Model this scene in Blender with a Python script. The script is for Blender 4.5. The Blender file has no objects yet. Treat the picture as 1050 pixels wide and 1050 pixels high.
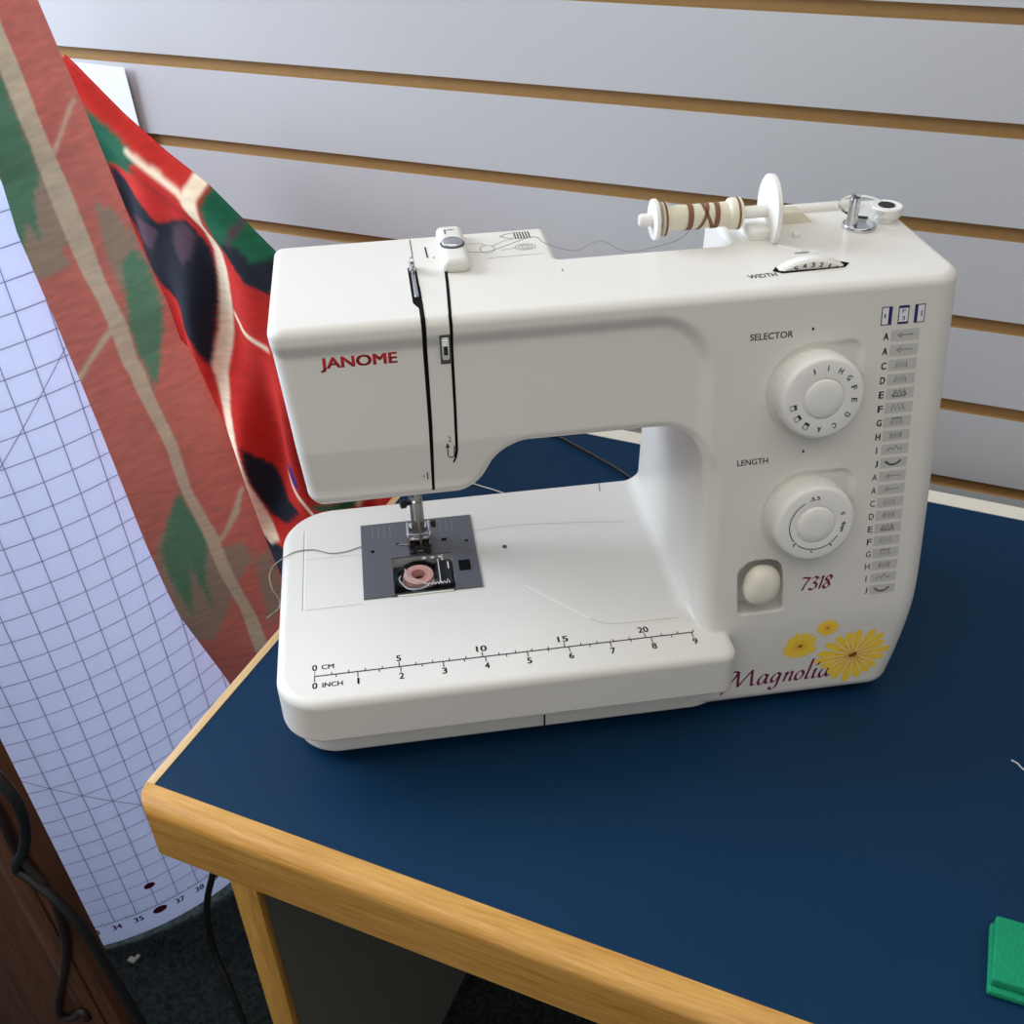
import bpy, bmesh, math, random
import numpy as np
from mathutils import Vector, Matrix
random.seed(4)
rng = np.random.default_rng(7)
DATA = {'back_pat': {'blue': [[[-25.46, -5.77], [-23.59, -4.25], [-23.1, -7.01], [-24.42, -7.08]]],
              'cream': [[[-31.34, 22.68], [-29.68, 21.75], [-30.1, 19.9], [-29.27, 17.66], [-28.48, 16.08], [-28.34, 13.86], [-29.82, 6.76], [-30.84, 3.38], [-31.03, -0.98], [-30.61, -4.77],
                         [-29.87, -8.58], [-28.85, -12.05], [-27.75, -15.34], [-29.1, -16.34], [-30.99, -13.35], [-31.8, -9.6], [-32.29, -4.81], [-32.19, 0.81], [-32.29, 3.97], [-31.23, 7.35],
                         [-30.08, 12.97], [-29.61, 15.55], [-30.19, 17.9], [-31.75, 19.73]],
                        [[-37.83, 23.27], [-34.81, 21.95], [-31.76, 20.5], [-31.51, 19.7], [-32.11, 20.18], [-35.21, 21.54], [-38.07, 22.98]],
                        [[-28.78, 9.81], [-27.08, 8.55], [-24.04, 7.89], [-24.26, 7.44], [-27.43, 8.15], [-29.16, 9.32]],
                        [[-25.62, -6.53], [-24.7, -7.2], [-23.11, -8.41], [-21.71, -9.94], [-22.18, -10.38], [-23.61, -8.97], [-25.07, -7.7]],
                        [[-15.88, -5.37], [-16.56, -6.79], [-16.2, -6.74], [-15.35, -5.04]], [[-34.87, -8.15], [-32.54, -8.56], [-31.7, -9.19], [-33.05, -8.88], [-35.15, -8.62]]],
              'dark': [[[-42.07, 20.97], [-39.95, 19.68], [-37.41, 18.14], [-36.12, 16.88], [-32.28, 17.97], [-31.44, 17.45], [-30.06, 15.71], [-30.02, 13.16], [-32.3, 3.44], [-33.07, 4.56],
                        [-33.85, 6.08], [-35.7, 8.1], [-38.37, 10.08], [-40.1, 13.17], [-41.95, 16.92]],
                       [[-30.07, -4.22], [-28.84, -5.36], [-27.5, -6.57], [-26.52, -8.88], [-25.99, -10.22], [-24.37, -10.86], [-26.48, -13.25], [-28.27, -12.54], [-29.44, -10.34], [-29.93, -8.25],
                        [-30.17, -6.33]],
                       [[-26.52, 14.76], [-25.47, 13.68], [-22.56, 13.53], [-21.05, 15.24], [-21.36, 16.46], [-24.1, 15.97], [-25.81, 17.14], [-27.33, 17.22], [-27.05, 15.53]],
                       [[-30.53, -15.05], [-28.69, -15.77], [-26.28, -16.33], [-28.59, -24.91], [-30.6, -26.67], [-30.39, -19.59]]],
              'dgreen': [[[-44.82, 27.03], [-43.04, 26.37], [-41.41, 25.37], [-37.77, 23.45], [-36.51, 22.24], [-37.69, 21.85], [-37.36, 21.31], [-38.91, 20.67], [-42.74, 21.03], [-43.76, 23.99]],
                         [[-29.6, 21.6], [-25.79, 19.53], [-20.77, 16.61], [-21.95, 13.69], [-23.4, 13.94], [-25.69, 14.25], [-27.58, 16.29], [-28.88, 18.18], [-29.74, 19.46]],
                         [[-22.22, -9.21], [-21.53, -8.21], [-15.88, -5.37], [-16.56, -6.79]]],
              'plum': [[[-40.78, 16.33], [-37.92, 16.67], [-36.09, 16.15], [-37.78, 13.91], [-40.23, 14.01]],
                       [[-34.16, 16.85], [-32.4, 17.59], [-31.39, 16.75], [-32.29, 14.55], [-33.65, 13.48], [-34.44, 15.15]], [[-26.35, 19.16], [-25.83, 18.0], [-26.48, 16.81], [-26.83, 17.77]]]},
 'back_top': [[-47.23, 30.95], [-44.78, 29.64], [-39.36, 26.18], [-34.48, 23.68], [-29.91, 21.79], [-25.86, 19.26], [-21.85, 16.77], [-16.94, 13.61], [-10.2, 9.01]],
 'board': [[-25.86, -3.0, -5.16], [-24.06, -3.0, -43.3]],
 'cam_loc': [28.465, -36.985, 51.769],
 'cam_rot': [[0.928592, -0.20128, 0.311773], [0.370311, 0.5574, -0.743085], [-0.024214, 0.805476, 0.592134]],
 'cordA': [[-25.17, -5.6, -4.14], [-23.8, -5.6, -6.1], [-23.09, -5.6, -8.31], [-23.53, -5.6, -11.35], [-24.91, -5.6, -14.53], [-26.73, -5.6, -17.59], [-25.53, -5.6, -18.47], [-23.66, -5.6, -20.39],
           [-22.12, -5.6, -23.74], [-21.23, -5.6, -29.21], [-20.47, -5.6, -35.06], [-19.71, -5.6, -41.56], [-18.8, -5.4, -52.0], [-17.5, -4.5, -62.0], [-15.0, -3.5, -64.55], [-10.0, -3.0, -64.55]],
 'cordB': [[-26.83, -5.4, -6.57], [-26.1, -5.4, -11.44], [-26.1, -5.4, -15.72], [-24.75, -5.4, -18.96], [-24.51, -5.4, -21.78], [-25.44, -5.4, -27.03], [-27.44, -5.4, -32.59], [-30.34, -5.4, -39.12],
           [-31.24, -5.4, -42.39], [-29.73, -5.4, -41.89], [-27.83, -5.4, -39.46], [-27.55, -5.4, -40.6]],
 'cordC': [[-18.42, 6.0, -26.69], [-19.78, 6.0, -30.49], [-21.8, 6.0, -36.52], [-22.74, 6.0, -43.55], [-21.09, 5.0, -47.92], [-19.69, 4.0, -52.65], [-18.47, 3.0, -56.75], [-17.5, 2.0, -62.5],
           [-16.0, 1.0, -64.6], [-13.0, 0.5, -64.7]],
 'f': 1092.37,
 'flapL': [[-30.95, 16.5, 41.3], [-31.8, 16.8, 35.6], [-32.45, 17.2, 30.49], [-34.11, 19.2, 26.31], [-34.21, 19.23, 22.65], [-34.1, 20.04, 16.02], [-34.0, 21.28, 4.6], [-33.97, 22.62, -9.05],
           [-33.89, 23.53, -15.9], [-33.82, 24.13, -19.34], [-33.48, 26.12, -26.0], [-33.24, 27.88, -31.79], [-32.44, 29.88, -45.79]],
 'flapR': [[-34.31, 26.5, 40.83], [-33.98, 26.96, 37.07], [-33.75, 27.43, 33.93], [-33.22, 27.89, 29.99], [-32.04, 28.36, 22.14], [-31.69, 28.82, 17.91], [-30.71, 29.29, 12.97], [-30.66, 29.75, 9.34],
           [-30.24, 30.21, 8.23], [-28.53, 30.68, 0.22], [-28.1, 31.14, -6.59], [-27.42, 31.61, -13.06], [-26.96, 32.07, -17.08], [-26.25, 32.54, -22.84], [-25.2, 33.0, -29.6], [-24.2, 33.3, -41.6]],
 'flap_pat': {'cream': [[[0.328, 36.938], [0.392, 34.205], [0.433, 31.165], [0.452, 28.353], [0.434, 25.822], [0.435, 22.813], [0.444, 20.282], [0.461, 17.436], [0.481, 15.54], [0.478, 12.107],
                         [0.496, 3.7], [0.503, -3.492], [0.548, -10.176], [0.563, -20.172], [0.476, -29.433], [0.65, -28.629], [0.676, -22.663], [0.661, -10.722], [0.595, -4.383], [0.601, 5.674],
                         [0.618, 12.508], [0.607, 15.528], [0.613, 18.956], [0.621, 24.78], [0.593, 30.896], [0.572, 34.128], [0.556, 36.927], [0.512, 38.788]],
                        [[0.501, 13.142], [0.522, 12.502], [0.22, 10.778], [-0.069, 8.753], [-0.083, 9.39], [0.209, 11.204]],
                        [[0.956, 30.331], [0.98, 30.19], [0.731, 28.041], [0.625, 27.045], [0.601, 27.351], [0.732, 28.417]],
                        [[0.966, -6.437], [0.992, -6.552], [0.888, -9.067], [0.741, -10.852], [0.558, -12.653], [0.547, -12.082], [0.726, -10.406]]],
              'green': [[[0.715, 15.144], [0.807, 17.61], [0.962, 18.211], [1.003, 16.348], [0.97, 13.164], [0.898, 10.743], [0.622, 6.181], [0.623, 9.179], [0.627, 12.755]],
                        [[0.491, -4.243], [0.275, -7.117], [0.134, -10.138], [0.099, -13.118], [0.131, -19.942], [0.321, -12.92], [0.315, -19.981], [0.403, -15.091], [0.572, -10.923]],
                        [[0.399, 35.845], [0.395, 34.261], [0.433, 31.165], [0.452, 28.353], [0.419, 25.715], [0.291, 24.752], [0.198, 21.19], [0.141, 23.334], [0.003, 20.888], [-0.058, 21.819],
                         [-0.146, 23.488]],
                        [[-0.133, 14.331], [-0.041, 13.33], [-0.005, 12.454], [-0.064, 12.324], [0.026, 11.209], [-0.087, 11.307], [-0.051, 10.402], [-0.17, 10.347]],
                        [[-0.13, 18.656], [-0.03, 18.702], [-0.081, 17.025], [-0.161, 16.21]]],
              'grey': [[[0.192, -8.165], [0.057, -10.645], [-0.007, -18.69], [0.009, -23.088], [0.187, -23.982], [0.387, -21.15], [0.623, -17.599], [0.872, -14.703], [0.825, -12.509],
                        [0.643, -12.289], [0.538, -8.027]],
                       [[0.452, 28.353], [0.462, 23.876], [0.505, 21.149], [0.355, 20.004], [0.419, 18.948], [0.215, 18.652], [0.031, 18.647], [-0.144, 19.122], [-0.092, 22.564], [0.167, 25.84]],
                       [[0.785, 22.85], [0.927, 21.703], [0.989, 19.413], [1.006, 16.771], [0.968, 14.256], [0.903, 14.927], [0.698, 15.203], [0.692, 18.518], [0.735, 20.653]],
                       [[0.854, -15.288], [1.025, -14.099], [0.983, -20.67], [0.76, -24.056], [0.814, -18.514]]]},
 'mat': [[-41.5735, 13.6436, -32.4488], [1.6545, 1.8728, 0.0623], [0.0195, -0.101, 2.5388], [-0.0821, 0.0666, 0.0045], [-0.0002, -0.0, 0.0002], [0.001, -0.0014, 0.0001]],
 'ta': -0.018782,
 'tableC': [-9.013, -5.803, 0.0],
 'tdepth': 47.44,
 'thread_bed': [[5.24, 11.802, 7.06], [4.309, 12.284, 7.06], [3.06, 11.953, 7.06], [1.995, 11.596, 7.06], [1.075, 11.573, 7.06], [0.418, 11.903, 7.06], [-0.242, 12.213, 7.06], [-1.366, 12.181, 7.06],
                [-2.13, 11.638, 7.06], [-2.6, 11.378, 6.91], [-2.9, 10.637, 7.05], [-3.0, 9.622, 7.054], [-2.8, 8.77, 6.664], [-2.6, 8.876, 5.928], [-2.6, 9.101, 5.135], [-2.6, 7.436, 6.1],
                [-2.7, 5.644, 7.333], [-2.8, 4.271, 8.24]],
 'thread_top': [[11.041, 11.3, 27.924], [12.477, 11.2, 27.787], [15.066, 11.5, 28.331], [15.912, 11.5, 27.853], [17.59, 11.3, 27.382], [18.992, 11.2, 27.898], [20.721, 11.1, 27.145],
                [23.282, 11.0, 27.569], [24.048, 10.6, 28.252]],
 'wa': 0.521367,
 'wallY': 49.223,
 'wz': 27.943}
C = bpy.context.scene.collection
FLOOR = 65.0            # cm from floor to table top
WA, TA = DATA['wa'], DATA['ta']
# ------------------------------------------------------------------ materials
def srgb(r, g, b):
    f = lambda c: (c/255/12.92) if c/255 <= .04045 else ((c/255+.055)/1.055)**2.4
    return (f(r), f(g), f(b), 1)
class NT:
    def __init__(s, name):
        s.m = bpy.data.materials.new(name); s.m.use_nodes = True
        s.t = s.m.node_tree; s.b = s.t.nodes['Principled BSDF']
    def n(s, typ, **kw):
        x = s.t.nodes.new(typ)
        for k, v in kw.items():
            if k.startswith('i_'): x.inputs[k[2:].replace('_', ' ')].default_value = v
            else: setattr(x, k, v)
        return x
    def l(s, a, b): s.t.links.new(a, b)
def mat(name, col, rough=.5, metal=0, spec=.5, noise=0, nscale=40, bump=0, bscale=200, **kw):
    q = NT(name); b = q.b
    b.inputs['Base Color'].default_value = col; b.inputs['Roughness'].default_value = rough
    b.inputs['Metallic'].default_value = metal; b.inputs['Specular IOR Level'].default_value = spec
    for k, v in kw.items(): b.inputs[k.replace('_', ' ')].default_value = v
    tc = q.n('ShaderNodeTexCoord')
    if noise:
        nz = q.n('ShaderNodeTexNoise'); nz.inputs['Scale'].default_value = nscale; nz.inputs['Detail'].default_value = 5
        q.l(tc.outputs['Object'], nz.inputs['Vector'])
        mx = q.n('ShaderNodeMix', data_type='RGBA'); mx.inputs[6].default_value = tuple(c*(1-noise) for c in col[:3])+(1,)
        mx.inputs[7].default_value = tuple(min(1, c*(1+noise)) for c in col[:3])+(1,)
        q.l(nz.outputs['Fac'], mx.inputs[0]); q.l(mx.outputs[2], b.inputs['Base Color'])
    if bump:
        nz = q.n('ShaderNodeTexNoise'); nz.inputs['Scale'].default_value = bscale; nz.inputs['Detail'].default_value = 4
        q.l(tc.outputs['Object'], nz.inputs['Vector'])
        bp = q.n('ShaderNodeBump'); bp.inputs['Strength'].default_value = bump; bp.inputs['Distance'].default_value = .002
        q.l(nz.outputs['Fac'], bp.inputs['Height']); q.l(bp.outputs['Normal'], b.inputs['Normal'])
    return q.m
def wood(name, dark, light, axis=0, scale=6, rough=.4, spec=.5):
    q = NT(name); tc = q.n('ShaderNodeTexCoord'); mp = q.n('ShaderNodeMapping')
    sc = [60, 60, 60]; sc[axis] = 4; mp.inputs['Scale'].default_value = sc
    q.l(tc.outputs['Object'], mp.inputs['Vector'])
    nz = q.n('ShaderNodeTexNoise'); nz.inputs['Scale'].default_value = scale/3; nz.inputs['Detail'].default_value = 8; nz.inputs['Roughness'].default_value = .65
    q.l(mp.outputs['Vector'], nz.inputs['Vector'])
    n2 = q.n('ShaderNodeTexNoise'); n2.inputs['Scale'].default_value = scale*1.6; n2.inputs['Detail'].default_value = 3
    q.l(mp.outputs['Vector'], n2.inputs['Vector'])
    ad = q.n('ShaderNodeMath', operation='MULTIPLY_ADD'); ad.inputs[1].default_value = .45
    q.l(n2.outputs['Fac'], ad.inputs[0]); 
    mu = q.n('ShaderNodeMath', operation='MULTIPLY'); mu.inputs[1].default_value = .6
    q.l(nz.outputs['Fac'], mu.inputs[0]); q.l(mu.outputs[0], ad.inputs[2])
    cr = q.n('ShaderNodeValToRGB'); cr.color_ramp.elements[0].position = .36; cr.color_ramp.elements[1].position = .68
    cr.color_ramp.elements[0].color = dark; cr.color_ramp.elements[1].color = light
    q.l(ad.outputs[0], cr.inputs['Fac']); q.l(cr.outputs['Color'], q.b.inputs['Base Color'])
    q.b.inputs['Roughness'].default_value = rough; q.b.inputs['Specular IOR Level'].default_value = spec
    bp = q.n('ShaderNodeBump'); bp.inputs['Strength'].default_value = .15; bp.inputs['Distance'].default_value = .0005
    q.l(ad.outputs[0], bp.inputs['Height']); q.l(bp.outputs['Normal'], q.b.inputs['Normal'])
    return q.m
def thin(q, col, fac):      # light passes through a thin sheet
    tr = q.n('ShaderNodeBsdfTranslucent'); q.l(col, tr.inputs['Color']); mx = q.n('ShaderNodeMixShader'); mx.inputs[0].default_value = fac
    q.l(q.b.outputs[0], mx.inputs[1]); q.l(tr.outputs[0], mx.inputs[2]); q.l(mx.outputs[0], q.t.nodes['Material Output'].inputs['Surface'])
def cloth_mat(name, rough=.85, streak=.12, through=0):
    q = NT(name); vc = q.n('ShaderNodeVertexColor', layer_name='print')
    tc = q.n('ShaderNodeTexCoord'); mp = q.n('ShaderNodeMapping'); mp.inputs['Scale'].default_value = (20, 20, 90)
    q.l(tc.outputs['Object'], mp.inputs['Vector'])
    nz = q.n('ShaderNodeTexNoise'); nz.inputs['Scale'].default_value = 2.5; nz.inputs['Detail'].default_value = 6
    q.l(mp.outputs['Vector'], nz.inputs['Vector'])
    mr = q.n('ShaderNodeMapRange'); mr.inputs['From Min'].default_value = .3; mr.inputs['From Max'].default_value = .7
    mr.inputs['To Min'].default_value = 1-streak; mr.inputs['To Max'].default_value = 1+streak
    q.l(nz.outputs['Fac'], mr.inputs['Value'])
    mx = q.n('ShaderNodeMix', data_type='RGBA', blend_type='MULTIPLY'); mx.inputs[0].default_value = 1
    q.l(vc.outputs['Color'], mx.inputs[6]); q.l(mr.outputs['Result'], mx.inputs[7]); q.l(mx.outputs[2], q.b.inputs['Base Color'])
    q.b.inputs['Roughness'].default_value = rough; q.b.inputs['Specular IOR Level'].default_value = .2
    wv = q.n('ShaderNodeTexNoise'); wv.inputs['Scale'].default_value = 500
    q.l(tc.outputs['Object'], wv.inputs['Vector'])
    bp = q.n('ShaderNodeBump'); bp.inputs['Strength'].default_value = .1; bp.inputs['Distance'].default_value = .0008
    q.l(wv.outputs['Fac'], bp.inputs['Height']); q.l(bp.outputs['Normal'], q.b.inputs['Normal'])
    if through: thin(q, mx.outputs[2], through)
    return q.m
def grid_mat(name):
    q = NT(name); uv = q.n('ShaderNodeUVMap'); sp = q.n('ShaderNodeSeparateXYZ'); q.l(uv.outputs['UV'], sp.inputs[0])
    def line(sock, wdt):
        a = q.n('ShaderNodeMath', operation='ADD'); a.inputs[1].default_value = .5; q.l(sock, a.inputs[0])
        f = q.n('ShaderNodeMath', operation='FRACT'); q.l(a.outputs[0], f.inputs[0])
        s = q.n('ShaderNodeMath', operation='SUBTRACT'); s.inputs[1].default_value = .5; q.l(f.outputs[0], s.inputs[0])
        ab = q.n('ShaderNodeMath', operation='ABSOLUTE'); q.l(s.outputs[0], ab.inputs[0])
        lt = q.n('ShaderNodeMath', operation='LESS_THAN'); lt.inputs[1].default_value = wdt; q.l(ab.outputs[0], lt.inputs[0])
        return lt.outputs[0]
    def single(sock, off, wdt):
        s = q.n('ShaderNodeMath', operation='SUBTRACT'); s.inputs[1].default_value = off; q.l(sock, s.inputs[0])
        ab = q.n('ShaderNodeMath', operation='ABSOLUTE'); q.l(s.outputs[0], ab.inputs[0])
        lt = q.n('ShaderNodeMath', operation='LESS_THAN'); lt.inputs[1].default_value = wdt; q.l(ab.outputs[0], lt.inputs[0])
        return lt.outputs[0]
    def mx(a, b):
        m = q.n('ShaderNodeMath', operation='MAXIMUM'); q.l(a, m.inputs[0]); q.l(b, m.inputs[1]); return m.outputs[0]
    sm = q.n('ShaderNodeMath', operation='ADD'); q.l(sp.outputs[0], sm.inputs[0]); q.l(sp.outputs[1], sm.inputs[1])
    df = q.n('ShaderNodeMath', operation='SUBTRACT'); q.l(sp.outputs[1], df.inputs[0]); q.l(sp.outputs[0], df.inputs[1])
    L = mx(line(sp.outputs[0], .015), line(sp.outputs[1], .016))
    L = mx(L, single(sm.outputs[0], -4, .02)); L = mx(L, single(df.outputs[0], 8.2, .02))
    gt = q.n('ShaderNodeMath', operation='GREATER_THAN'); gt.inputs[1].default_value = -14.02; q.l(sp.outputs[1], gt.inputs[0])
    mu = q.n('ShaderNodeMath', operation='MULTIPLY'); q.l(L, mu.inputs[0]); q.l(gt.outputs[0], mu.inputs[1])
    m = q.n('ShaderNodeMix', data_type='RGBA'); m.inputs[6].default_value = srgb(226, 229, 243); m.inputs[7].default_value = srgb(128, 128, 152)
    q.l(mu.outputs[0], m.inputs[0]); q.l(m.outputs[2], q.b.inputs['Base Color'])
    q.b.inputs['Roughness'].default_value = .55; thin(q, m.outputs[2], .6)
    return q.m
def laminate(name):
    q = NT(name); tc = q.n('ShaderNodeTexCoord')
    nz = q.n('ShaderNodeTexNoise'); nz.inputs['Scale'].default_value = 350; nz.inputs['Detail'].default_value = 3
    q.l(tc.outputs['Object'], nz.inputs['Vector'])
    n2 = q.n('ShaderNodeTexNoise'); n2.inputs['Scale'].default_value = 7; n2.inputs['Detail'].default_value = 4
    q.l(tc.outputs['Object'], n2.inputs['Vector'])
    cr = q.n('ShaderNodeValToRGB'); cr.color_ramp.elements[0].color = srgb(8, 42, 70); cr.color_ramp.elements[1].color = srgb(12, 50, 80)
    q.l(n2.outputs['Fac'], cr.inputs['Fac']); q.l(cr.outputs['Color'], q.b.inputs['Base Color'])
    bp = q.n('ShaderNodeBump'); bp.inputs['Strength'].default_value = .12; bp.inputs['Distance'].default_value = .0006
    q.l(nz.outputs['Fac'], bp.inputs['Height']); q.l(bp.outputs['Normal'], q.b.inputs['Normal'])
    q.b.inputs['Roughness'].default_value = .42; q.b.inputs['Specular IOR Level'].default_value = .14
    return q.m
def carpet_mat(name):
    q = NT(name); tc = q.n('ShaderNodeTexCoord')
    nz = q.n('ShaderNodeTexNoise'); nz.inputs['Scale'].default_value = 170; nz.inputs['Detail'].default_value = 6; nz.inputs['Roughness'].default_value = .8
    q.l(tc.outputs['Object'], nz.inputs['Vector'])
    cr = q.n('ShaderNodeValToRGB'); cr.color_ramp.elements[0].position = .38; cr.color_ramp.elements[1].position = .7
    cr.color_ramp.elements[0].color = srgb(28, 33, 33); cr.color_ramp.elements[1].color = srgb(74, 84, 82)
    q.l(nz.outputs['Fac'], cr.inputs['Fac']); q.l(cr.outputs['Color'], q.b.inputs['Base Color'])
    bp = q.n('ShaderNodeBump'); bp.inputs['Strength'].default_value = .9; bp.inputs['Distance'].default_value = .006
    q.l(nz.outputs['Fac'], bp.inputs['Height']); q.l(bp.outputs['Normal'], q.b.inputs['Normal'])
    q.b.inputs['Roughness'].default_value = .95; q.b.inputs['Specular IOR Level'].default_value = .1
    return q.m
M_ = dict(
 white=mat('white_plastic', srgb(226, 223, 216), .33, spec=.5),
 dial=mat('dial_plastic', srgb(236, 235, 230), .4),
 offwhite=mat('cream_plastic', srgb(226, 220, 198), .45, Subsurface_Weight=.1),
 lever=mat('lever_plastic', srgb(232, 227, 212), .22),
 clear=mat('clear_plastic', (.95, .97, .98, 1), .05, Transmission_Weight=1.0, IOR=1.12),
 steel=mat('plate_steel', srgb(104, 106, 112), .42, metal=.55, noise=.06, nscale=150),
 chrome=mat('chrome', srgb(205, 207, 212), .12, metal=1),
 shank=mat('dull_metal', srgb(150, 148, 142), .35, metal=.7),
 black=mat('black_plastic', srgb(14, 14, 16), .45),
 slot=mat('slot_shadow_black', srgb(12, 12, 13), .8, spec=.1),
 inkgrey=mat('grey_ink', srgb(78, 78, 86), .6), ink=mat('black_ink', srgb(44, 44, 50), .6), inkpale=mat('pale_grey_ink', srgb(140, 140, 140), .6),
 inkred=mat('red_ink', srgb(188, 26, 36), .5), inkpurple=mat('plum_ink', srgb(122, 32, 78), .5), inkblue=mat('indigo_ink', srgb(44, 40, 104), .5),
 inkrose=mat('mauve_ink', srgb(120, 84, 100), .6),
 label=mat('label_grey', srgb(196, 196, 190), .5), labelwhite=mat('label_white', srgb(232, 232, 234), .5),
 seam=mat('seam_grey', srgb(200, 197, 190), .6), seamlight=mat('seam_highlight', srgb(242, 240, 234), .4),
 paleyellow=mat('pale_yellow_ink', srgb(248, 226, 170), .5), yellow=mat('yellow_ink', srgb(255, 214, 70), .5), amber=mat('amber_ink', srgb(246, 190, 60), .5), brownink=mat('brown_ink', srgb(140, 78, 26), .5),
 pink=mat('pink_thread', srgb(236, 176, 164), .8), brownthread=mat('brown_thread', srgb(132, 92, 66), .85, bump=.4, bscale=900),
 greythread=mat('grey_thread', srgb(150, 148, 142), .8),
 whitethread=mat('white_thread', srgb(214, 214, 216), .8),
 laminate=laminate('navy_laminate'), oak=wood('oak_edge', srgb(172, 118, 44), srgb(210, 160, 84), 0, 6, .38),
 oakz=wood('oak_upright', srgb(172, 118, 44), srgb(206, 156, 80), 2, 6, .4), oaky_lit=wood('oak_side_lit', srgb(196, 160, 108), srgb(222, 190, 142), 1, 6, .4),  # side strips: same oak painted paler, bright light put into the colour
 cream=mat('cream_edge', srgb(226, 220, 204), .45), panelgrey=mat('grey_panel', srgb(120, 120, 112), .6, noise=.05),
 brown=wood('brown_board', srgb(62, 38, 24), srgb(104, 64, 42), 2, 5, .45), wallwhite=mat('white_wall_laminate', srgb(204, 204, 206), .4, spec=.35),
 mdf=mat('brown_groove_board', srgb(164, 128, 78), .7, noise=.1, nscale=120), carpet=carpet_mat('dark_carpet'),
 grid=grid_mat('grid_board'), cloth_face=cloth_mat('cloth_printed_face'), cloth_back=cloth_mat('cloth_reverse', .9, .1, .15),
 cord=mat('black_cord', srgb(20, 20, 24), .5), cord2=mat('dark_brown_cord', srgb(34, 22, 20), .6), paper=mat('white_paper', srgb(236, 238, 242), .7),
 green=mat('green_felt', srgb(28, 142, 100), .9, noise=.12, nscale=300, bump=.5, bscale=700, spec=.15), lint=mat('lint', srgb(180, 178, 168), .9),
)
# ------------------------------------------------------------------ mesh helpers (all lengths in cm)
class MB:
    def __init__(s): s.v = []; s.f = []; s.mi = []; s.sm = []
    def add(s, verts, faces, mi=0, smooth=True):
        o = len(s.v); s.v += [tuple(map(float, p)) for p in verts]
        for f in faces: s.f.append(tuple(int(i)+o for i in f)); s.mi.append(mi); s.sm.append(smooth)
        return s
    def box(s, x0, x1, y0, y1, z0, z1, r=0, seg=3, mi=0, fn=None):
        bm = bmesh.new(); bmesh.ops.create_cube(bm, size=1)
        for v in bm.verts: v.co = ((x0+x1)/2+v.co.x*(x1-x0), (y0+y1)/2+v.co.y*(y1-y0), (z0+z1)/2+v.co.z*(z1-z0))
        if r: bmesh.ops.bevel(bm, geom=bm.edges[:], offset=r, segments=seg, profile=.5, affect='EDGES')
        bm.verts.ensure_lookup_table(); bm.verts.index_update()
        vs = [fn(v.co) if fn else v.co[:] for v in bm.verts]
        s.add(vs, [[v.index for v in f.verts] for f in bm.faces], mi, bool(r)); bm.free(); return s
    def lathe(s, prof, org=(0, 0, 0), axis=(0, 0, 1), n=48, mi=0, knurl=None, cap=True):
        a = Vector(axis).normalized(); u = a.orthogonal().normalized(); w = a.cross(u); o = Vector(org)
        vs = []; fs = []
        for j, (r, h) in enumerate(prof):
            for i in range(n):
                t = 2*math.pi*i/n; rr = r*(1+knurl[1]*math.cos(knurl[0]*t)) if knurl and knurl[2] <= j <= knurl[3] else r
                vs.append(o+a*h+(u*math.cos(t)+w*math.sin(t))*rr)
        for j in range(len(prof)-1):
            for i in range(n):
                k = (i+1) % n; fs.append((j*n+i, j*n+k, (j+1)*n+k, (j+1)*n+i))
        if cap: fs.append(tuple(range(n))[::-1]); fs.append(tuple((len(prof)-1)*n+i for i in range(n)))
        return s.add(vs, fs, mi)
    def tube(s, pts, r, n=8, mi=0, sub=6):
        P = [Vector(p) for p in pts]
        if sub > 1 and len(P) > 2:
            Q = []
            for i in range(len(P)-1):
                p0, p1, p2, p3 = P[max(i-1, 0)], P[i], P[i+1], P[min(i+2, len(P)-1)]
                for k in range(sub):
                    t = k/sub
                    Q.append(.5*((2*p1)+(p2-p0)*t+(2*p0-5*p1+4*p2-p3)*t*t+(3*p1-p0-3*p2+p3)*t**3))
            P = Q+[P[-1]]
        vs = []; fs = []; up = None
        for i, p in enumerate(P):
            d = (P[min(i+1, len(P)-1)]-P[max(i-1, 0)]).normalized()
            up = (up-d*up.dot(d)).normalized() if up else d.orthogonal().normalized()
            w = d.cross(up)
            for k in range(n):
                t = 2*math.pi*k/n; vs.append(p+(up*math.cos(t)+w*math.sin(t))*r)
        for i in range(len(P)-1):
            for k in range(n):
                j = (k+1) % n; fs.append((i*n+k, i*n+j, (i+1)*n+j, (i+1)*n+k))
        fs.append(tuple(range(n))[::-1]); fs.append(tuple((len(P)-1)*n+k for k in range(n)))
        return s.add(vs, fs, mi)
    def prism(s, poly, y0, y1, mi=0, fn=None):      # polygon in XZ extruded along Y
        n = len(poly); vs = [(x, y0, z) for x, z in poly]+[(x, y1, z) for x, z in poly]
        if fn: vs = [fn(v) for v in vs]
        fs = [tuple(range(n)), tuple(range(2*n-1, n-1, -1))]+[(i, i+n, (i+1) % n+n, (i+1) % n) for i in range(n)]
        return s.add(vs, fs, mi, False)
    def build(s, name, mats, parent=None, fix=True):
        me = bpy.data.meshes.new(name); me.from_pydata([(a/100, b/100, c/100) for a, b, c in s.v], [], s.f)
        mats = mats if isinstance(mats, (list, tuple)) else [mats]
        for m in mats: me.materials.append(M_[m])
        me.polygons.foreach_set('material_index', s.mi); me.polygons.foreach_set('use_smooth', s.sm)
        if fix:
            bm = bmesh.new(); bm.from_mesh(me); bmesh.ops.recalc_face_normals(bm, faces=bm.faces[:]); bm.to_mesh(me); bm.free()
        try: me.set_sharp_from_angle(angle=math.radians(42))
        except Exception: pass
        o = bpy.data.objects.new(name, me); C.objects.link(o)
        if parent: o.parent = parent
        return o
def tag(o, label=None, cat=None, group=None, kind=None):
    if label: o['label'] = label
    if cat: o['category'] = cat
    if group: o['group'] = group
    if kind: o['kind'] = kind
    return o
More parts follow.
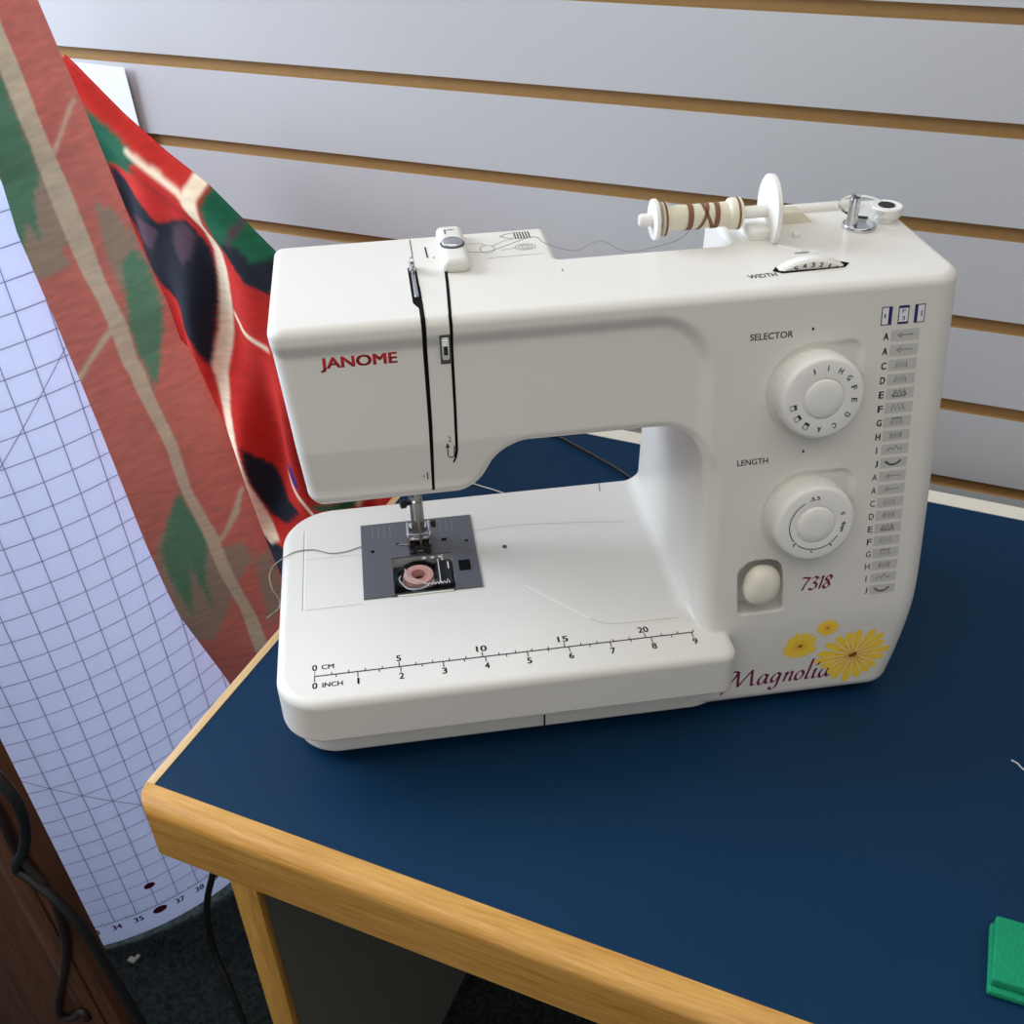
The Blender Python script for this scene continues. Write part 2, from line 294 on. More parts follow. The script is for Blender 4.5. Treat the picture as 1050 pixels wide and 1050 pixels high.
def empty(name, loc=(0, 0, 0), rz=0):
    o = bpy.data.objects.new(name, None); C.objects.link(o); o.empty_display_size = .05
    o.location = (loc[0]/100, loc[1]/100, (loc[2]+FLOOR)/100); o.rotation_euler = (0, 0, rz); return o
def raise_(o): o.location = (0, 0, FLOOR/100); return o      # mesh authored in table-top heights

# ------------------------------------------------------------------ machine shell as a rounded solid
K = .19
def smax(a, b, r): return np.minimum(np.maximum(a, b), -r)+np.hypot(np.maximum(a+r, 0), np.maximum(b+r, 0))
def smin(a, b, r): return np.maximum(np.minimum(a, b), r)-np.hypot(np.maximum(r-a, 0), np.maximum(r-b, 0))
def sst(a, b, x):
    t = np.clip((x-a)/(b-a), 0, 1); return t*t*(3-2*t)
def front_y(x, z):
    lean = -.4+K*(z-7); y = .5*(lean-.38+np.sqrt((lean+.38)**2+.04))
    q = smax(x-23.7, z-26.85, 3.2)
    y = y+.38*sst(0, 1, -q/.95)*sst(16.5, 18.5, z)
    return y+.13*np.maximum(0, 20.7-z)*sst(22.5, 19, x)
def rect2(x, z, cx, cz, hx, hz, r):
    dx = np.abs(x-cx)-hx+r; dz = np.abs(z-cz)-hz+r
    return np.hypot(np.maximum(dx, 0), np.maximum(dz, 0))+np.minimum(np.maximum(dx, dz), 0)-r
DIALS = [(29.42, 21.82), (29.55, 14.32)]
def body_sdf(x, y, z):
    F = (front_y(x, z)-y)/1.02
    head = smax(17.3-z, (x-10.4-(z-17.3)*.53)/1.14, 1.1)
    arm = smin(20.2-z, head, 1.3)
    P = smin(arm, 23.4-x, 2.6)
    lft = (.2+.09*(27.6-z))-x
    tp = np.clip((10-z)/9.5, 0, 1)
    rgt = x-(37.6-1.0*tp*tp)
    bk = y-np.where(x > 20, np.minimum(16.9, 16.9-.085*(z-7)), 14.9)
    s = smax(F, lft, .9); s = smax(s, rgt, 1.6)
    s = smax(s, P, .55+.45*sst(19, 17, z)); s = smax(s, bk, .7); s = smax(s, z-27.6, .5); s = smax(s, .5-z, .9)
    qx = x-11.45; qy = y-7.325
    r = np.where(qx < 0, np.where(qy < 0, 2.8, 3.6), .9)
    ax = np.abs(qx)-13.75+r; ay = np.abs(qy)-9.675+r
    d2 = np.hypot(np.maximum(ax, 0), np.maximum(ay, 0))+np.minimum(np.maximum(ax, ay), 0)-r
    ext = smax(smax(d2, z-7, .55), 3.75-z, .25)
    base = smax(rect2(x, y, 12.05, 8.15, 13.95, 8.45, 2.8), np.abs(z-2.4)-1.9, .3)
    bed = np.minimum(ext, base)
    rr = .12+.95*sst(4.8, 6, z)*sst(24.6, 23.6, x)*sst(.6, 2.6, y)
    s = smin(s, bed, rr)
    s = smax(s, -smax(smax(smax(np.abs(x-21.35)-5.1, 10.0-y, .3), 21.5-z, 1.2), y-30, .1), .35)
    for cx, cz in DIALS:
        zl = (z-cz)*1.018; d = np.hypot(x-cx, zl)-2.7
        d = np.minimum(d, rect2(x-cx, zl, 1.2, 1.25, 1.35, 1.4, .7))
        s = smax(s, -smax(d, -F-.24, .22), .22)
    rec = smax(rect2(x+(z-9.9)*.06, z, 26.95, 9.9, 1.38, 1.8, .3), np.hypot(x-26.95, np.maximum(z-9.9, 0)*.95)-1.75, .2)
    s = smax(s, -smax(rec, -F-1.25, .25), .12)
    s = smax(s, -np.maximum(np.maximum(np.abs(x-7.08)-2.0, np.abs(y-8.38)-1.9), np.abs(z-7.2)-1.3), .06)
    return s
def ray_front(x, z):
    x = np.asarray(x, float); z = np.asarray(z, float); y = np.full_like(x, -4.0)
    for _ in range(70): y = y+np.clip(body_sdf(x, y, z), -.5, 3)*.75
    return y
def ray_top(x, y):
    x = np.asarray(x, float); y = np.asarray(y, float); z = np.full_like(x, 30.0)
    for _ in range(60): z = z-np.clip(body_sdf(x, y, z), -.5, 3)*.8
    return z
def surface_nets(fn, lo, hi, h):
    ax = [np.arange(lo[i], hi[i]+h, h) for i in range(3)]
    n = [len(a) for a in ax]; S = np.empty(n, np.float32)
    for i0 in range(0, n[0], 24):
        X, Y, Z = np.meshgrid(ax[0][i0:i0+24], ax[1], ax[2], indexing='ij'); S[i0:i0+24] = fn(X, Y, Z)
    ins = S < 0
    c = np.zeros([k-1 for k in n], np.uint8)
    for i in (0, 1):
        for j in (0, 1):
            for k in (0, 1): c += ins[i:n[0]-1+i, j:n[1]-1+j, k:n[2]-1+k]
    act = np.argwhere((c > 0) & (c < 8)); idx = -np.ones(c.shape, np.int32); idx[tuple(act.T)] = np.arange(len(act))
    acc = np.zeros((len(act), 3)); cnt = np.zeros(len(act))
    corners = [(i, j, k) for i in (0, 1) for j in (0, 1) for k in (0, 1)]
    val = {q: S[act[:, 0]+q[0], act[:, 1]+q[1], act[:, 2]+q[2]].astype(float) for q in corners}
    for a in corners:
        for d in range(3):
            if a[d] == 0:
                b = list(a); b[d] = 1; b = tuple(b); va, vb = val[a], val[b]; m = (va < 0) != (vb < 0)
                t = np.where(m, va/np.where(m, va-vb, 1), 0); p = np.zeros((len(act), 3)); p[:] = a; p[:, d] += t
                acc[m] += p[m]; cnt[m] += 1
    V = act+acc/cnt[:, None]; V = V*h+np.array(lo)
    for _ in range(4):
        f0 = fn(*V.T); e = .01; g = np.stack([(fn(*(V+np.eye(3)[i]*e).T)-fn(*(V-np.eye(3)[i]*e).T))/(2*e) for i in range(3)], 1)
        V = V-np.clip(f0/np.maximum((g*g).sum(1), .3), -.12, .12)[:, None]*g
    g = np.stack([(fn(*(V+np.eye(3)[i]*.03).T)-fn(*(V-np.eye(3)[i]*.03).T)) for i in range(3)], 1)
    N = g/np.maximum(np.linalg.norm(g, axis=1), 1e-9)[:, None]
    Q = []
    for d in range(3):
        sl0 = [slice(1, -1)]*3; sl1 = [slice(1, -1)]*3; sl0[d] = slice(0, -1); sl1[d] = slice(1, None)
        A, B = ins[tuple(sl0)], ins[tuple(sl1)]
        e = np.argwhere(A != B); fl = A[tuple(e.T)]
        off = np.ones(3, int); off[d] = 0; e = e+off
        u, v = [(1, 2), (2, 0), (0, 1)][d]
        du = np.eye(3, dtype=int)[u]; dv = np.eye(3, dtype=int)[v]
        q = np.stack([idx[tuple((e-du-dv).T)], idx[tuple((e-dv).T)], idx[tuple(e.T)], idx[tuple((e-du).T)]], 1)
        q[~fl] = q[~fl][:, ::-1]; Q.append(q)
    return V, N, np.concatenate(Q)
def mesh_np(name, V, N, Q, material, parent):
    used, inv = np.unique(Q, return_inverse=True); Q2 = inv.reshape(Q.shape); V2, N2 = V[used], N[used]
    me = bpy.data.meshes.new(name); me.vertices.add(len(V2)); me.vertices.foreach_set('co', (V2/100).astype(np.float32).ravel())
    me.loops.add(Q2.size); me.loops.foreach_set('vertex_index', Q2.astype(np.int32).ravel())
    me.polygons.add(len(Q2)); me.polygons.foreach_set('loop_start', np.arange(0, Q2.size, 4, dtype=np.int32))
    me.update(calc_edges=True); me.validate()
    me.polygons.foreach_set('use_smooth', np.ones(len(me.polygons), bool))
    me.normals_split_custom_set_from_vertices(N2.tolist())
    me.materials.append(M_[material]); o = bpy.data.objects.new(name, me); C.objects.link(o); o.parent = parent; return o

mach = empty('sewing_machine', (0, 0, 0), WA)
tag(mach, 'white household sewing machine with two dials standing on the navy blue table', 'sewing machine')
V, N, Q = surface_nets(body_sdf, (-3.2, -3.2, -.2), (38.6, 18.2, 28.4), .16)
cen = V[Q].mean(1)
FREE = [(-.7, 6.0), (13.45, 6.0), (17.0, 2.15), (18.0, 1.55), (23.9, 1.45), (23.9, 12.4), (22.4, 11.6), (16, 12.6), (11.5, 12.7), (-.7, 14.4)]
def inpoly(P, poly):
    x, y = P[:, 0], P[:, 1]; r = np.zeros(len(P), bool); n = len(poly)
    for i in range(n):
        (x0, y0), (x1, y1) = poly[i], poly[(i+1) % n]
        if y0 == y1: continue
        r ^= ((y0 > y) != (y1 > y)) & (x < (x1-x0)*(y-y0)/(y1-y0)+x0)
    return r
cut = (cen[:, 2] > 3.6) & (cen[:, 2] < 7.3) & (cen[:, 0] < 25.4) & ~inpoly(cen, FREE) & ~((cen[:, 0] > 22) & (cen[:, 1] > -.1)) & ~((cen[:, 0] > 23.5) & (cen[:, 1] > -.6) & (cen[:, 2] > 7.02))
mesh_np('body_shell', V, N, Q[~cut], 'white', mach)
tag(mesh_np('extension_table', V, N, Q[cut], 'white', mach), 'flat extension table with printed ruler')
fo = MB()
for x, y in ((1, 2.2), (1, 14.5), (34.5, 2.2), (34.5, 14.5)):
    f = MB(); f.lathe([(.6, 0), (.7, .1), (.7, .6)], (x, y, 0), n=20); f.build('rubber_foot', 'black', mach)
# ---- decal helpers: flat outlines laid on the shell
def lay_front(P, off=.012):
    P = np.asarray(P, float); y = ray_front(P[:, 0], P[:, 1]); return [(a, b-off, c) for a, b, c in zip(P[:, 0], y, P[:, 1])]
def lay_top(P, off=.012):
    P = np.asarray(P, float); z = ray_top(P[:, 0], P[:, 1]); return [(a, b, c+off) for a, b, c in zip(P[:, 0], P[:, 1], z)]
def text2d(s, bold=0, shear=0, space=1):
    cu = bpy.data.curves.new('t', 'FONT'); cu.body = s; cu.size = 1; cu.shear = shear; cu.space_character = space; cu.resolution_u = 3
    ob = bpy.data.objects.new('t', cu); C.objects.link(ob); dg = bpy.context.evaluated_depsgraph_get()
    me = bpy.data.meshes.new_from_object(ob.evaluated_get(dg))
    v = np.array([(p.co.x, p.co.y) for p in me.vertices]); f = [tuple(p.vertices) for p in me.polygons]
    bpy.data.objects.remove(ob); bpy.data.meshes.remove(me); bpy.data.curves.remove(cu)
    if bold:
        n = len(v); sh = [(0, 0), (bold, bold*.5), (-bold, -bold*.5), (bold, -bold*.5), (-bold, bold*.5)]
        v = np.concatenate([v+np.array(q) for q in sh]); f = [tuple(i+k*n for i in t) for k in range(len(sh)) for t in f]
    return v, f
def text_fit(s, x0, x1, z0, z1, rot=0, skew=0, **kw):
    v, f = text2d(s, **kw); a, b = v.min(0), v.max(0); v = (v-a)/np.maximum(b-a, 1e-6)
    P = np.stack([x0+v[:, 0]*(x1-x0), z0+v[:, 1]*(z1-z0)], 1); P[:, 1] += (P[:, 0]-x0)*skew
    return P, f
def stroke(pts, w, nib=None):
    p = np.asarray(pts, float); d = np.gradient(p, axis=0); d /= np.maximum(np.linalg.norm(d, axis=1), 1e-9)[:, None]
    n = np.stack([-d[:, 1], d[:, 0]], 1)
    if nib is not None:
        nv = np.array([math.cos(nib), math.sin(nib)])*w/2; o = np.tile(nv, (len(p), 1))+n*w*.12*np.sign((n@nv))[:, None]
    else: o = n*w/2
    V = np.concatenate([p+o, p-o]); k = len(p); return V, [(i, i+1, k+i+1, k+i) for i in range(k-1)]
def bez(P, n=10):
    P = np.asarray(P, float); out = []
    for i in range(len(P)-1):
        p0, p1, p2, p3 = P[max(i-1, 0)], P[i], P[i+1], P[min(i+2, len(P)-1)]
        for t in np.linspace(0, 1, n, endpoint=False): out.append(.5*(2*p1+(p2-p0)*t+(2*p0-5*p1+4*p2-p3)*t*t+(3*p1-p0-3*p2+p3)*t**3))
    out.append(P[-1]); return np.array(out)
def rect(x0, x1, z0, z1): return np.array([(x0, z0), (x1, z0), (x1, z1), (x0, z1)], float), [(0, 1, 2, 3)]
class Dec:
    def __init__(s, lay): s.m = MB(); s.lay = lay
    def add(s, vf, off=.012, mi=0): s.m.add(s.lay(vf[0], off), vf[1], mi, False); return s
    def build(s, name, mats, parent=None): return s.m.build(name, mats, parent or mach, fix=False)
def d_front(): return Dec(lay_front)
def d_top(): return Dec(lay_top)
# ---- lettering on the front
d_front().add(text_fit('JANOME', 2.72, 6.72, 25.17, 25.93, bold=.035)).build('brand_lettering', 'inkred')
d_front().add(text_fit('SELECTOR', 25.55, 27.95, 25.0, 25.36, bold=.012)).build('selector_lettering', 'inkgrey')
d_front().add(text_fit('LENGTH', 25.15, 26.95, 17.85, 18.2, bold=.012)).build('length_lettering', 'inkgrey')
for x, z in ((29.05, 25.35), (29.0, 18.35)):
    a = np.linspace(0, 2*math.pi, 12, endpoint=False); d_front().add((np.stack([x+.07*np.cos(a), z+.09*np.sin(a)], 1), [tuple(range(12))])).build('dial_mark', 'ink')
# 7318 and the script word, drawn with a broad nib
def word(glyphs, x0, z0, sx, sz, nibw, slant, nib=math.radians(32)):
    d = d_front()
    for ox, strokes in glyphs:
        for st in strokes:
            p = bez(st, 8); q = np.stack([x0+(ox+p[:, 0]+slant*p[:, 1])*sx, z0+p[:, 1]*sz], 1); d.add(stroke(q, nibw, nib))
    return d
num = [(0, [[(0, .95), (.12, 1), (.6, .93)], [(.6, .97), (.35, .45), (.22, 0)]]),
       (.72, [[(.05, .85), (.25, 1), (.48, .85), (.25, .58)], [(.22, .56), (.5, .42), (.48, .1), (.2, 0), (.0, .12)]]),
       (1.38, [[(0, .82), (.22, .98), (.2, .5), (.16, 0)]]),
       (1.78, [[(.3, .55), (.08, .75), (.28, 1), (.5, .8), (.28, .52), (.02, .22), (.24, 0), (.48, .2), (.3, .52)]])]
word(num, 29.38, 9.33, .82, .86, .14, .22).build('model_lettering', 'inkpurple')
mag = [(0, [[(-.32, -.42), (-.1, -.1), (.3, .5), (.52, .95)], [(.15, 1.0), (.34, 1.0), (.55, .92)], [(.52, .95), (.62, .4), (.72, 0)], [(.72, .02), (1.05, .5), (1.42, 1.0)], [(1.4, 1.0), (1.5, .5), (1.62, .03), (1.85, .06)]]),
       (2.0, [[(.5, .52), (.3, .62), (.06, .4), (.02, .12), (.2, 0), (.42, .2), (.54, .58)], [(.54, .58), (.5, .15), (.62, .02), (.75, .1)]]),
       (2.85, [[(.5, .52), (.3, .62), (.06, .4), (.04, .16), (.2, .04), (.42, .22), (.54, .58)], [(.54, .58), (.46, -.15), (.3, -.4), (.08, -.38), (.02, -.24)]]),
       (3.68, [[(0, .5), (.12, .58), (.1, .3), (.06, 0)], [(.08, .3), (.3, .56), (.48, .56), (.46, .25), (.48, .02), (.64, .08)]]),
       (4.45, [[(.28, .6), (.06, .42), (.02, .16), (.2, 0), (.44, .16), (.5, .42), (.3, .6)]]),
       (5.15, [[(.18, 1.25), (.12, .6), (.06, .12), (.16, 0), (.3, .08)]]),
       (5.6, [[(0, .5), (.12, .58), (.06, .12), (.16, 0), (.3, .08)], [(.12, .8), (.18, .9), (.25, 1.0)]]),
       (6.05, [[(.5, .52), (.3, .62), (.06, .4), (.02, .12), (.2, 0), (.42, .2), (.54, .58)], [(.54, .58), (.5, .15), (.62, .02), (.75, .1)]])]
word(mag, 25.45, 2.1, 1.0, 1.38, .16, .16).build('script_lettering', 'inkpurple')
def flower(cx, cz, r, n, wd, a0, squash=1):
    d = d_front(); t = np.array([0, .12, .3, .5, .68, .82, .91, .96, .99, 1.0]); hw = np.array([.3, .36, .55, .78, .95, 1, .85, .62, .34, .05])
    for i in range(n):
        a = a0+2*math.pi*i/n+(rng.random()-.5)*.1; L = r*(.86+.2*rng.random()); h = wd*r*hw; k = len(t)
        ca, sa = math.cos(a), math.sin(a); p = np.stack([t*L*ca, t*L*sa*squash], 1); nn = np.array([-sa, ca*squash])
        P_ = np.concatenate([p+nn*h[:, None], p-nn*h[:, None]])+np.array([cx, cz])
        d.add((P_, [(q, q+1, k+1+q, k+q) for q in range(k-1)]), .012+.001*(i % 3), 0)
        if r > 1.5: d.add(stroke(np.array([(cx, cz)])+p[1:6]+nn*h[1:6, None]*.95, .035*r), .018, 3)
        d.add(stroke(np.array([(cx, cz)])+p[0:4], .05*r), .018, 1)
    a = np.linspace(0, 2*math.pi, 14, endpoint=False)
    d.add((np.stack([cx+.11*r*np.cos(a)-.02, cz+.07*r*np.sin(a)*squash], 1), [tuple(range(14))]), .024, 2)
    a = np.linspace(0, 2*math.pi, 10, endpoint=False)
    d.add((np.stack([cx+.06*r*np.cos(a)+.06*r, cz+.05*r*np.sin(a)+.06*r], 1), [tuple(range(10))]), .028, 2)
    return d.build('flower_print', ['yellow', 'amber', 'brownink', 'paleyellow'])
flower(33.55, 3.75, 2.4, 18, .118, .1, .93); flower(29.9, 5.05, 1.2, 20, .11, 0, .95); flower(31.5, 6.35, .74, 18, .13, .2, .92)
# ---- stitch chart
LET = 'AACDEFGHIJAACDEFGHIJ'
def zig(kind, x0, x1, z):
    L = []
    n = lambda *p: L.append(stroke(np.array(p, float), .05))
    if kind in 'CDGH':
        k = 5 if kind in 'CH' else 4; xs = np.linspace(x0+.1, x1-.1, 2*k+1); n(*[(x, z+(.17 if i % 2 else -.17)) for i, x in enumerate(xs)])
        if kind == 'H': n(*[(x+.06, z+(-.17 if i % 2 else .17)) for i, x in enumerate(xs)])
        if kind == 'G': n((x0+.1, z+.2), (x1-.1, z+.2))
    elif kind in 'EF':
        xs = np.linspace(x0+.05, x1-.05, 7); n(*[(x, z+(.2 if i % 2 else -.15)) for i, x in enumerate(xs)])
        if kind == 'E': n((x0+.05, z-.17), (x1-.05, z-.17)); n(*[(x+.07, z+(.2 if i % 2 else -.15)) for i, x in enumerate(xs)])
    elif kind == 'I': n((x0, z-.1), (x0+.2, z+.08), (x0+.35, z-.05), (x0+.52, z+.2), (x0+.7, z-.05), (x0+.86, z+.08), (x1, z-.1))
    elif kind == 'J':
        a = np.linspace(-.95, .95, 11); L.append(stroke(np.stack([(x0+x1)/2+a*.5, z-.14+.28*np.abs(a)**2], 1), .12))
    else:
        for i in range(5): n((x0+.25+i*.15, z), (x0+.35+i*.15, z))
        n((x0+.3, z+.12), (x0+.05, z), (x0+.3, z-.12))
    return L
for i, ch in enumerate(LET):
    u = i/19; z = 24.58-u*15.76; xl = 33.0+.38*u; e = mach
    lab = d_front().add(rect(xl+.52, xl+2.14, z-.31, z+.31)).build('stitch_label', 'label')
    dk = d_front()
    for s_ in zig(ch if i < 10 or ch != 'D' else 'H', xl+.85, xl+1.7, z+.01): dk.add(s_, .02)
    dk.build('stitch_symbol', 'inkgrey' if i < 10 else 'inkrose', lab)
    d_front().add(text_fit(ch, xl+(.1 if ch not in 'IJ' else .2), xl+(.4 if ch not in 'IJ' else .27 if ch == 'I' else .38), z-.21, z+.19, bold=.03 if i < 10 else .01)).build('stitch_letter', 'ink' if i < 10 else 'inkrose')
for k, x in enumerate((32.86, 33.82, 34.74)):
    z0, z1 = 25.2, 26.2
    d = d_front().add(rect(x, x+.6, z0, z1), .012, 0).add(rect(x+.05, x+.55, z0+.05, z1-.05), .018, 1)
    if k == 0: d.add(rect(x+.4, x+.6, z0, z1), .022, 0).add(rect(x+.17, x+.25, z0+.4, z0+.6), .022, 0)
    if k == 1: d.add(rect(x, x+.6, z1-.14, z1), .022, 0).add(rect(x, x+.6, z0, z0+.12), .022, 0).add(text_fit('F', x+.22, x+.4, z0+.6, z0+.8), .022, 0).add(text_fit('3', x+.22, x+.4, z0+.2, z0+.42), .022, 0)
    if k == 2: d.add(rect(x, x+.18, z0, z1), .022, 0).add(rect(x+.38, x+.44, z0+.35, z0+.65), .022, 0)
    d.build('buttonhole_icon', ['inkblue', 'labelwhite'])
# ---- dials
EX = np.array([1, 0, 0.]); EZ = np.array([0, K, 1])/math.hypot(1, K); EN = np.array([0, -1, K])/math.hypot(1, K)
def dial(cx, cz):
    o = np.array([cx, float(-.4+K*(cz-7)), cz])
    T = lambda u, v, w: tuple(o+EX*u+EZ*v+EN*w)
    m = MB(); prof = [(1.0, -.3), (2.4, -.3), (2.4, 0), (2.39, .45), (2.37, .9), (2.34, 1.1), (2.26, 1.23), (2.12, 1.28), (1.4, 1.28), (1.22, 1.28), (1.18, 1.2), (1.14, 1.2), (1.1, 1.3), (1.0, 1.36), (.55, 1.4), (0.02, 1.41)]
    vs = []; n = 144; fs = []
    for j, (r, h) in enumerate(prof):
        for i in range(n):
            t = 2*math.pi*i/n; k = 1+(.007*math.cos(48*t) if 1 <= j <= 5 else 0); vs.append(T(r*k*math.cos(t), r*k*math.sin(t), h))
    for j in range(len(prof)-1):
        for i in range(n): k = (i+1) % n; fs.append((j*n+i, j*n+k, (j+1)*n+k, (j+1)*n+i))
    fs.append(tuple((len(prof)-1)*n+i for i in range(n)))
    m.add(vs, fs); return m, T
def glyph_on(T, P, f, w=1.292): return [T(a, b, w) for a, b in P], f
def ring_text(T, s, r, ang, h, wd, rot=0, bold=.02):
    v, f = text2d(s, bold=bold); a, b = v.min(0), v.max(0); v = (v-(a+b)/2)/(b-a)*np.array([wd, h]); t = ang-math.pi/2+rot
    R = np.array([[math.cos(t), -math.sin(t)], [math.sin(t), math.cos(t)]]); P = v@R.T+np.array([r*math.cos(ang), r*math.sin(ang)])
    return glyph_on(T, P, f)
m, T = dial(*DIALS[0]); dl = m.build('selector_dial', 'dial', mach); g = MB()
for ch, a in zip('JIHGFEDCA', (113, 86, 61, 39, 17, -7, -36, -66, -95)):
    v, f = ring_text(T, ch, 1.74, math.radians(a), .32, .06 if ch == 'I' else .14 if ch == 'J' else .24, bold=.02); g.add(v, f, 0, False)
for a in (-122, -145, -168):
    t = math.radians(a); c0 = np.array([1.74*math.cos(t), 1.74*math.sin(t)]); e1 = np.array([math.cos(t), math.sin(t)]); e2 = np.array([-e1[1], e1[0]])
    q = [c0+e1*x+e2*y for x, y in ((-.18, -.13), (.18, -.13), (.18, .13), (-.18, .13), (-.18, -.13))]
    v, f = stroke(np.array(q[0:5]), .05); g.add(*glyph_on(T, v, f), 0, False)
    v, f = stroke(np.array([c0-e1*.1-e2*.13, c0-e1*.1+e2*.13]), .1); g.add(*glyph_on(T, v, f), 0, False)
g.build('dial_print', 'ink', dl, fix=False)
m, T = dial(*DIALS[1]); dl = m.build('length_dial', 'dial', mach); g = MB()
def arc(r, a0, a1, w): a = np.radians(np.linspace(a0, a1, 40)); return stroke(np.stack([r*np.cos(a), r*np.sin(a)], 1), w)
for a0, a1 in ((118, 218), (230, 262), (268, 302), (308, 328)): g.add(*glyph_on(T, *arc(1.58, a0, a1, .055)), 0, False)
for ch, a in (('3', 224), ('2', 265), ('1', 305), ('0', 20)): g.add(*ring_text(T, ch, 1.66, math.radians(a), .26, .07 if ch == '1' else .16, bold=.02), 0, False)
g.add(*ring_text(T, '4mm', 1.66, math.radians(-10), .26, .66, bold=.03), 0, False)
g.add(*ring_text(T, '.5.5', 1.68, math.radians(96), .24, .6, bold=.03), 1, False)
g.build('dial_print', ['ink', 'inkrose'], dl, fix=False)
# reverse lever: rounded oblong knob in its recess
o = np.array([26.95, float(front_y(26.95, np.float64(9.95))), 9.95]); lv = MB(); n1, n2 = 40, 20; vs = []; fs = []
for j in range(n2+1):
    ph = math.pi*j/n2
    for i in range(n1):
        th = 2*math.pi*i/n1; sp = math.sin(ph)**.75; u = 1.14*sp*math.copysign(abs(math.cos(th))**.85, math.cos(th)); v = 1.34*sp*math.copysign(abs(math.sin(th))**.85, math.sin(th))
        u2, v2 = u*.96+v*.16, v*.96-u*.16
        vs.append(tuple(o+EX*u2+EZ*(v2+.15)+EN*(.72*math.cos(ph)+.1)))
for j in range(n2):
    for i in range(n1): k = (i+1) % n1; fs.append((j*n1+i, j*n1+k, (j+1)*n1+k, (j+1)*n1+i))
lv.add(vs, fs); lv.build('reverse_lever', 'lever', mach)
# ---- ruler on the extension table
r = d_top(); r.add(stroke(np.stack([np.linspace(0, 22.95, 30), np.zeros(30)], 1), .09))
for i in range(0, 24): r.add(rect(i-.03 if i else 0, i+.03, 0, .42 if i % 5 == 0 else .22)) if i <= 23 else None
for i in range(0, 19): x = i*1.27; r.add(rect(x-.03, x+.03, -.45 if i % 2 == 0 else -.24, 0))
def cen_text(s, x, y, w, h): return text_fit(s, x-w/2, x+w/2, y-h/2, y+h/2, bold=.02)
for x, s in ((0, '0'), (5, '5'), (10, '10'), (15, '15'), (20, '20')): r.add(cen_text(s, x, .72, .3*len(s)+(.05 if len(s) > 1 else 0), .5))
for i in range(0, 10): r.add(cen_text(str(i), i*2.54+.02, -.78, .12 if i == 1 else .3, .5))
r.add(text_fit('CM', .4, 1.15, .52, .9, bold=.02)).add(text_fit('INCH', .45, 1.65, -.98, -.6, bold=.02))
r.build('ruler_print', 'ink')
# ---- seams of the extension table
P = lambda *a: np.array(a, float)
def lay_bed(P_, off=.012): return [(a, b, 7.0+off) for a, b in np.asarray(P_, float)]
def seam(vf, material, off=.012): return Dec(lay_bed).add(vf, off).build('seam_line', material)
seam(stroke(bez(P((-.7, 6.05), (1.5, 6.05), (3.0, 6.05)), 6), .06), 'seam'); seam(stroke(P((-.79, 14.4), (-.79, 6.0)), .08), 'inkpale')
seam(stroke(P((-.7, 14.4), (-.7, 10.3), (-.7, 6.0)), .14), 'seamlight', .014); seam(stroke(bez(P((13.5, 6.1), (17.0, 2.25)), 12), .14), 'seamlight')
seam(stroke(bez(P((17.0, 2.25), (17.9, 1.65), (19.2, 1.5), (22.4, 1.45)), 8), .07), 'seam')
seam(stroke(bez(P((10.9, 12.5), (14, 12.6), (18, 12.2), (21.3, 11.7)), 8), .06), 'seam'); seam(stroke(P((20.6, 16.6), (20.45, 15.6)), .09), 'inkpale'); seam(stroke(P((-.7, 11.2), (3.0, 11.2)), .05), 'seam')
a = np.linspace(0, 2*math.pi, 20, endpoint=False); Dec(lay_bed).add((np.stack([12.75+.17*np.cos(a), 10.35+.2*np.sin(a)], 1), [tuple(range(20))])).build('locating_hole', 'inkgrey')
b = MB(); b.box(13.6, 13.72, -.33, -.2, .6, 3.7); b.build('base_seam', 'ink', mach)
# ---- needle plate, bobbin cover, foot
pl = MB(); Z0, Z1 = 6.98, 7.1
for x0, x1, y0, y1 in ((3.1, 5.08, 6.42, 14.3), (9.08, 10.8, 6.42, 14.3), (5.08, 9.08, 10.3, 14.3)): pl.box(x0, x1, y0, y1, Z0, Z1)
pl.box(5.08, 9.08, 6.42, 6.62, 6.9, 7.0)
pp = pl.build('needle_plate', 'steel', mach)
for x, y, wx, wy in ((3.85, 11.2, .24, .26), (5.55, 11.75, .24, .24), (8.75, 11.75, .34, .26), (10.25, 11.35, .24, .2), (9.85, 8.75, .78, 1.1)):
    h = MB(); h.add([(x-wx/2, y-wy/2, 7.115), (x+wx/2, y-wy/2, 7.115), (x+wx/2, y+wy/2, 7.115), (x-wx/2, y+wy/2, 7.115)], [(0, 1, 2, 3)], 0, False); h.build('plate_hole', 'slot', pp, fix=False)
for x in (3.9, 4.3, 4.7, 5.1, 8.6, 9.0, 9.4):
    h = MB(); h.box(x, x+.03, 12.6, 14.0, 7.1, 7.112); h.build('guide_line', 'inkpale', pp)
ca = MB(); ca.box(5.12, 9.06, 6.52, 10.26, 5.92, 6.2); ca.lathe([(1.5, 6.2), (1.5, 6.75), (1.38, 6.75), (1.38, 6.25), (.2, 6.25)], (6.75, 8.6, 0), n=40); ca.box(7.95, 8.9, 7.4, 9.9, 6.2, 6.8, .08); ca.build('bobbin_case', 'black', mach)
cv = MB(); cv.box(5.12, 9.05, 6.6, 10.27, 7.02, 7.1, .03, 2); cvo = cv.build('bobbin_cover', 'clear', mach); tag(cvo, 'clear sliding cover over the bobbin')
cm = MB()
for i in range(6): x = 7.3+i*.24; cm.add(*(lambda q: ([(p[0], p[1], 7.108) for p in q[0]], q[1]))(stroke(np.array([(x, 7.1), (x+.1, 7.35+.15*(i % 2)), (x+.22, 7.1)]), .06)), 0, False)
for i in range(3): cm.box(7.1+i*.55, 7.35+i*.55, 9.85, 10.0, 7.1, 7.108)
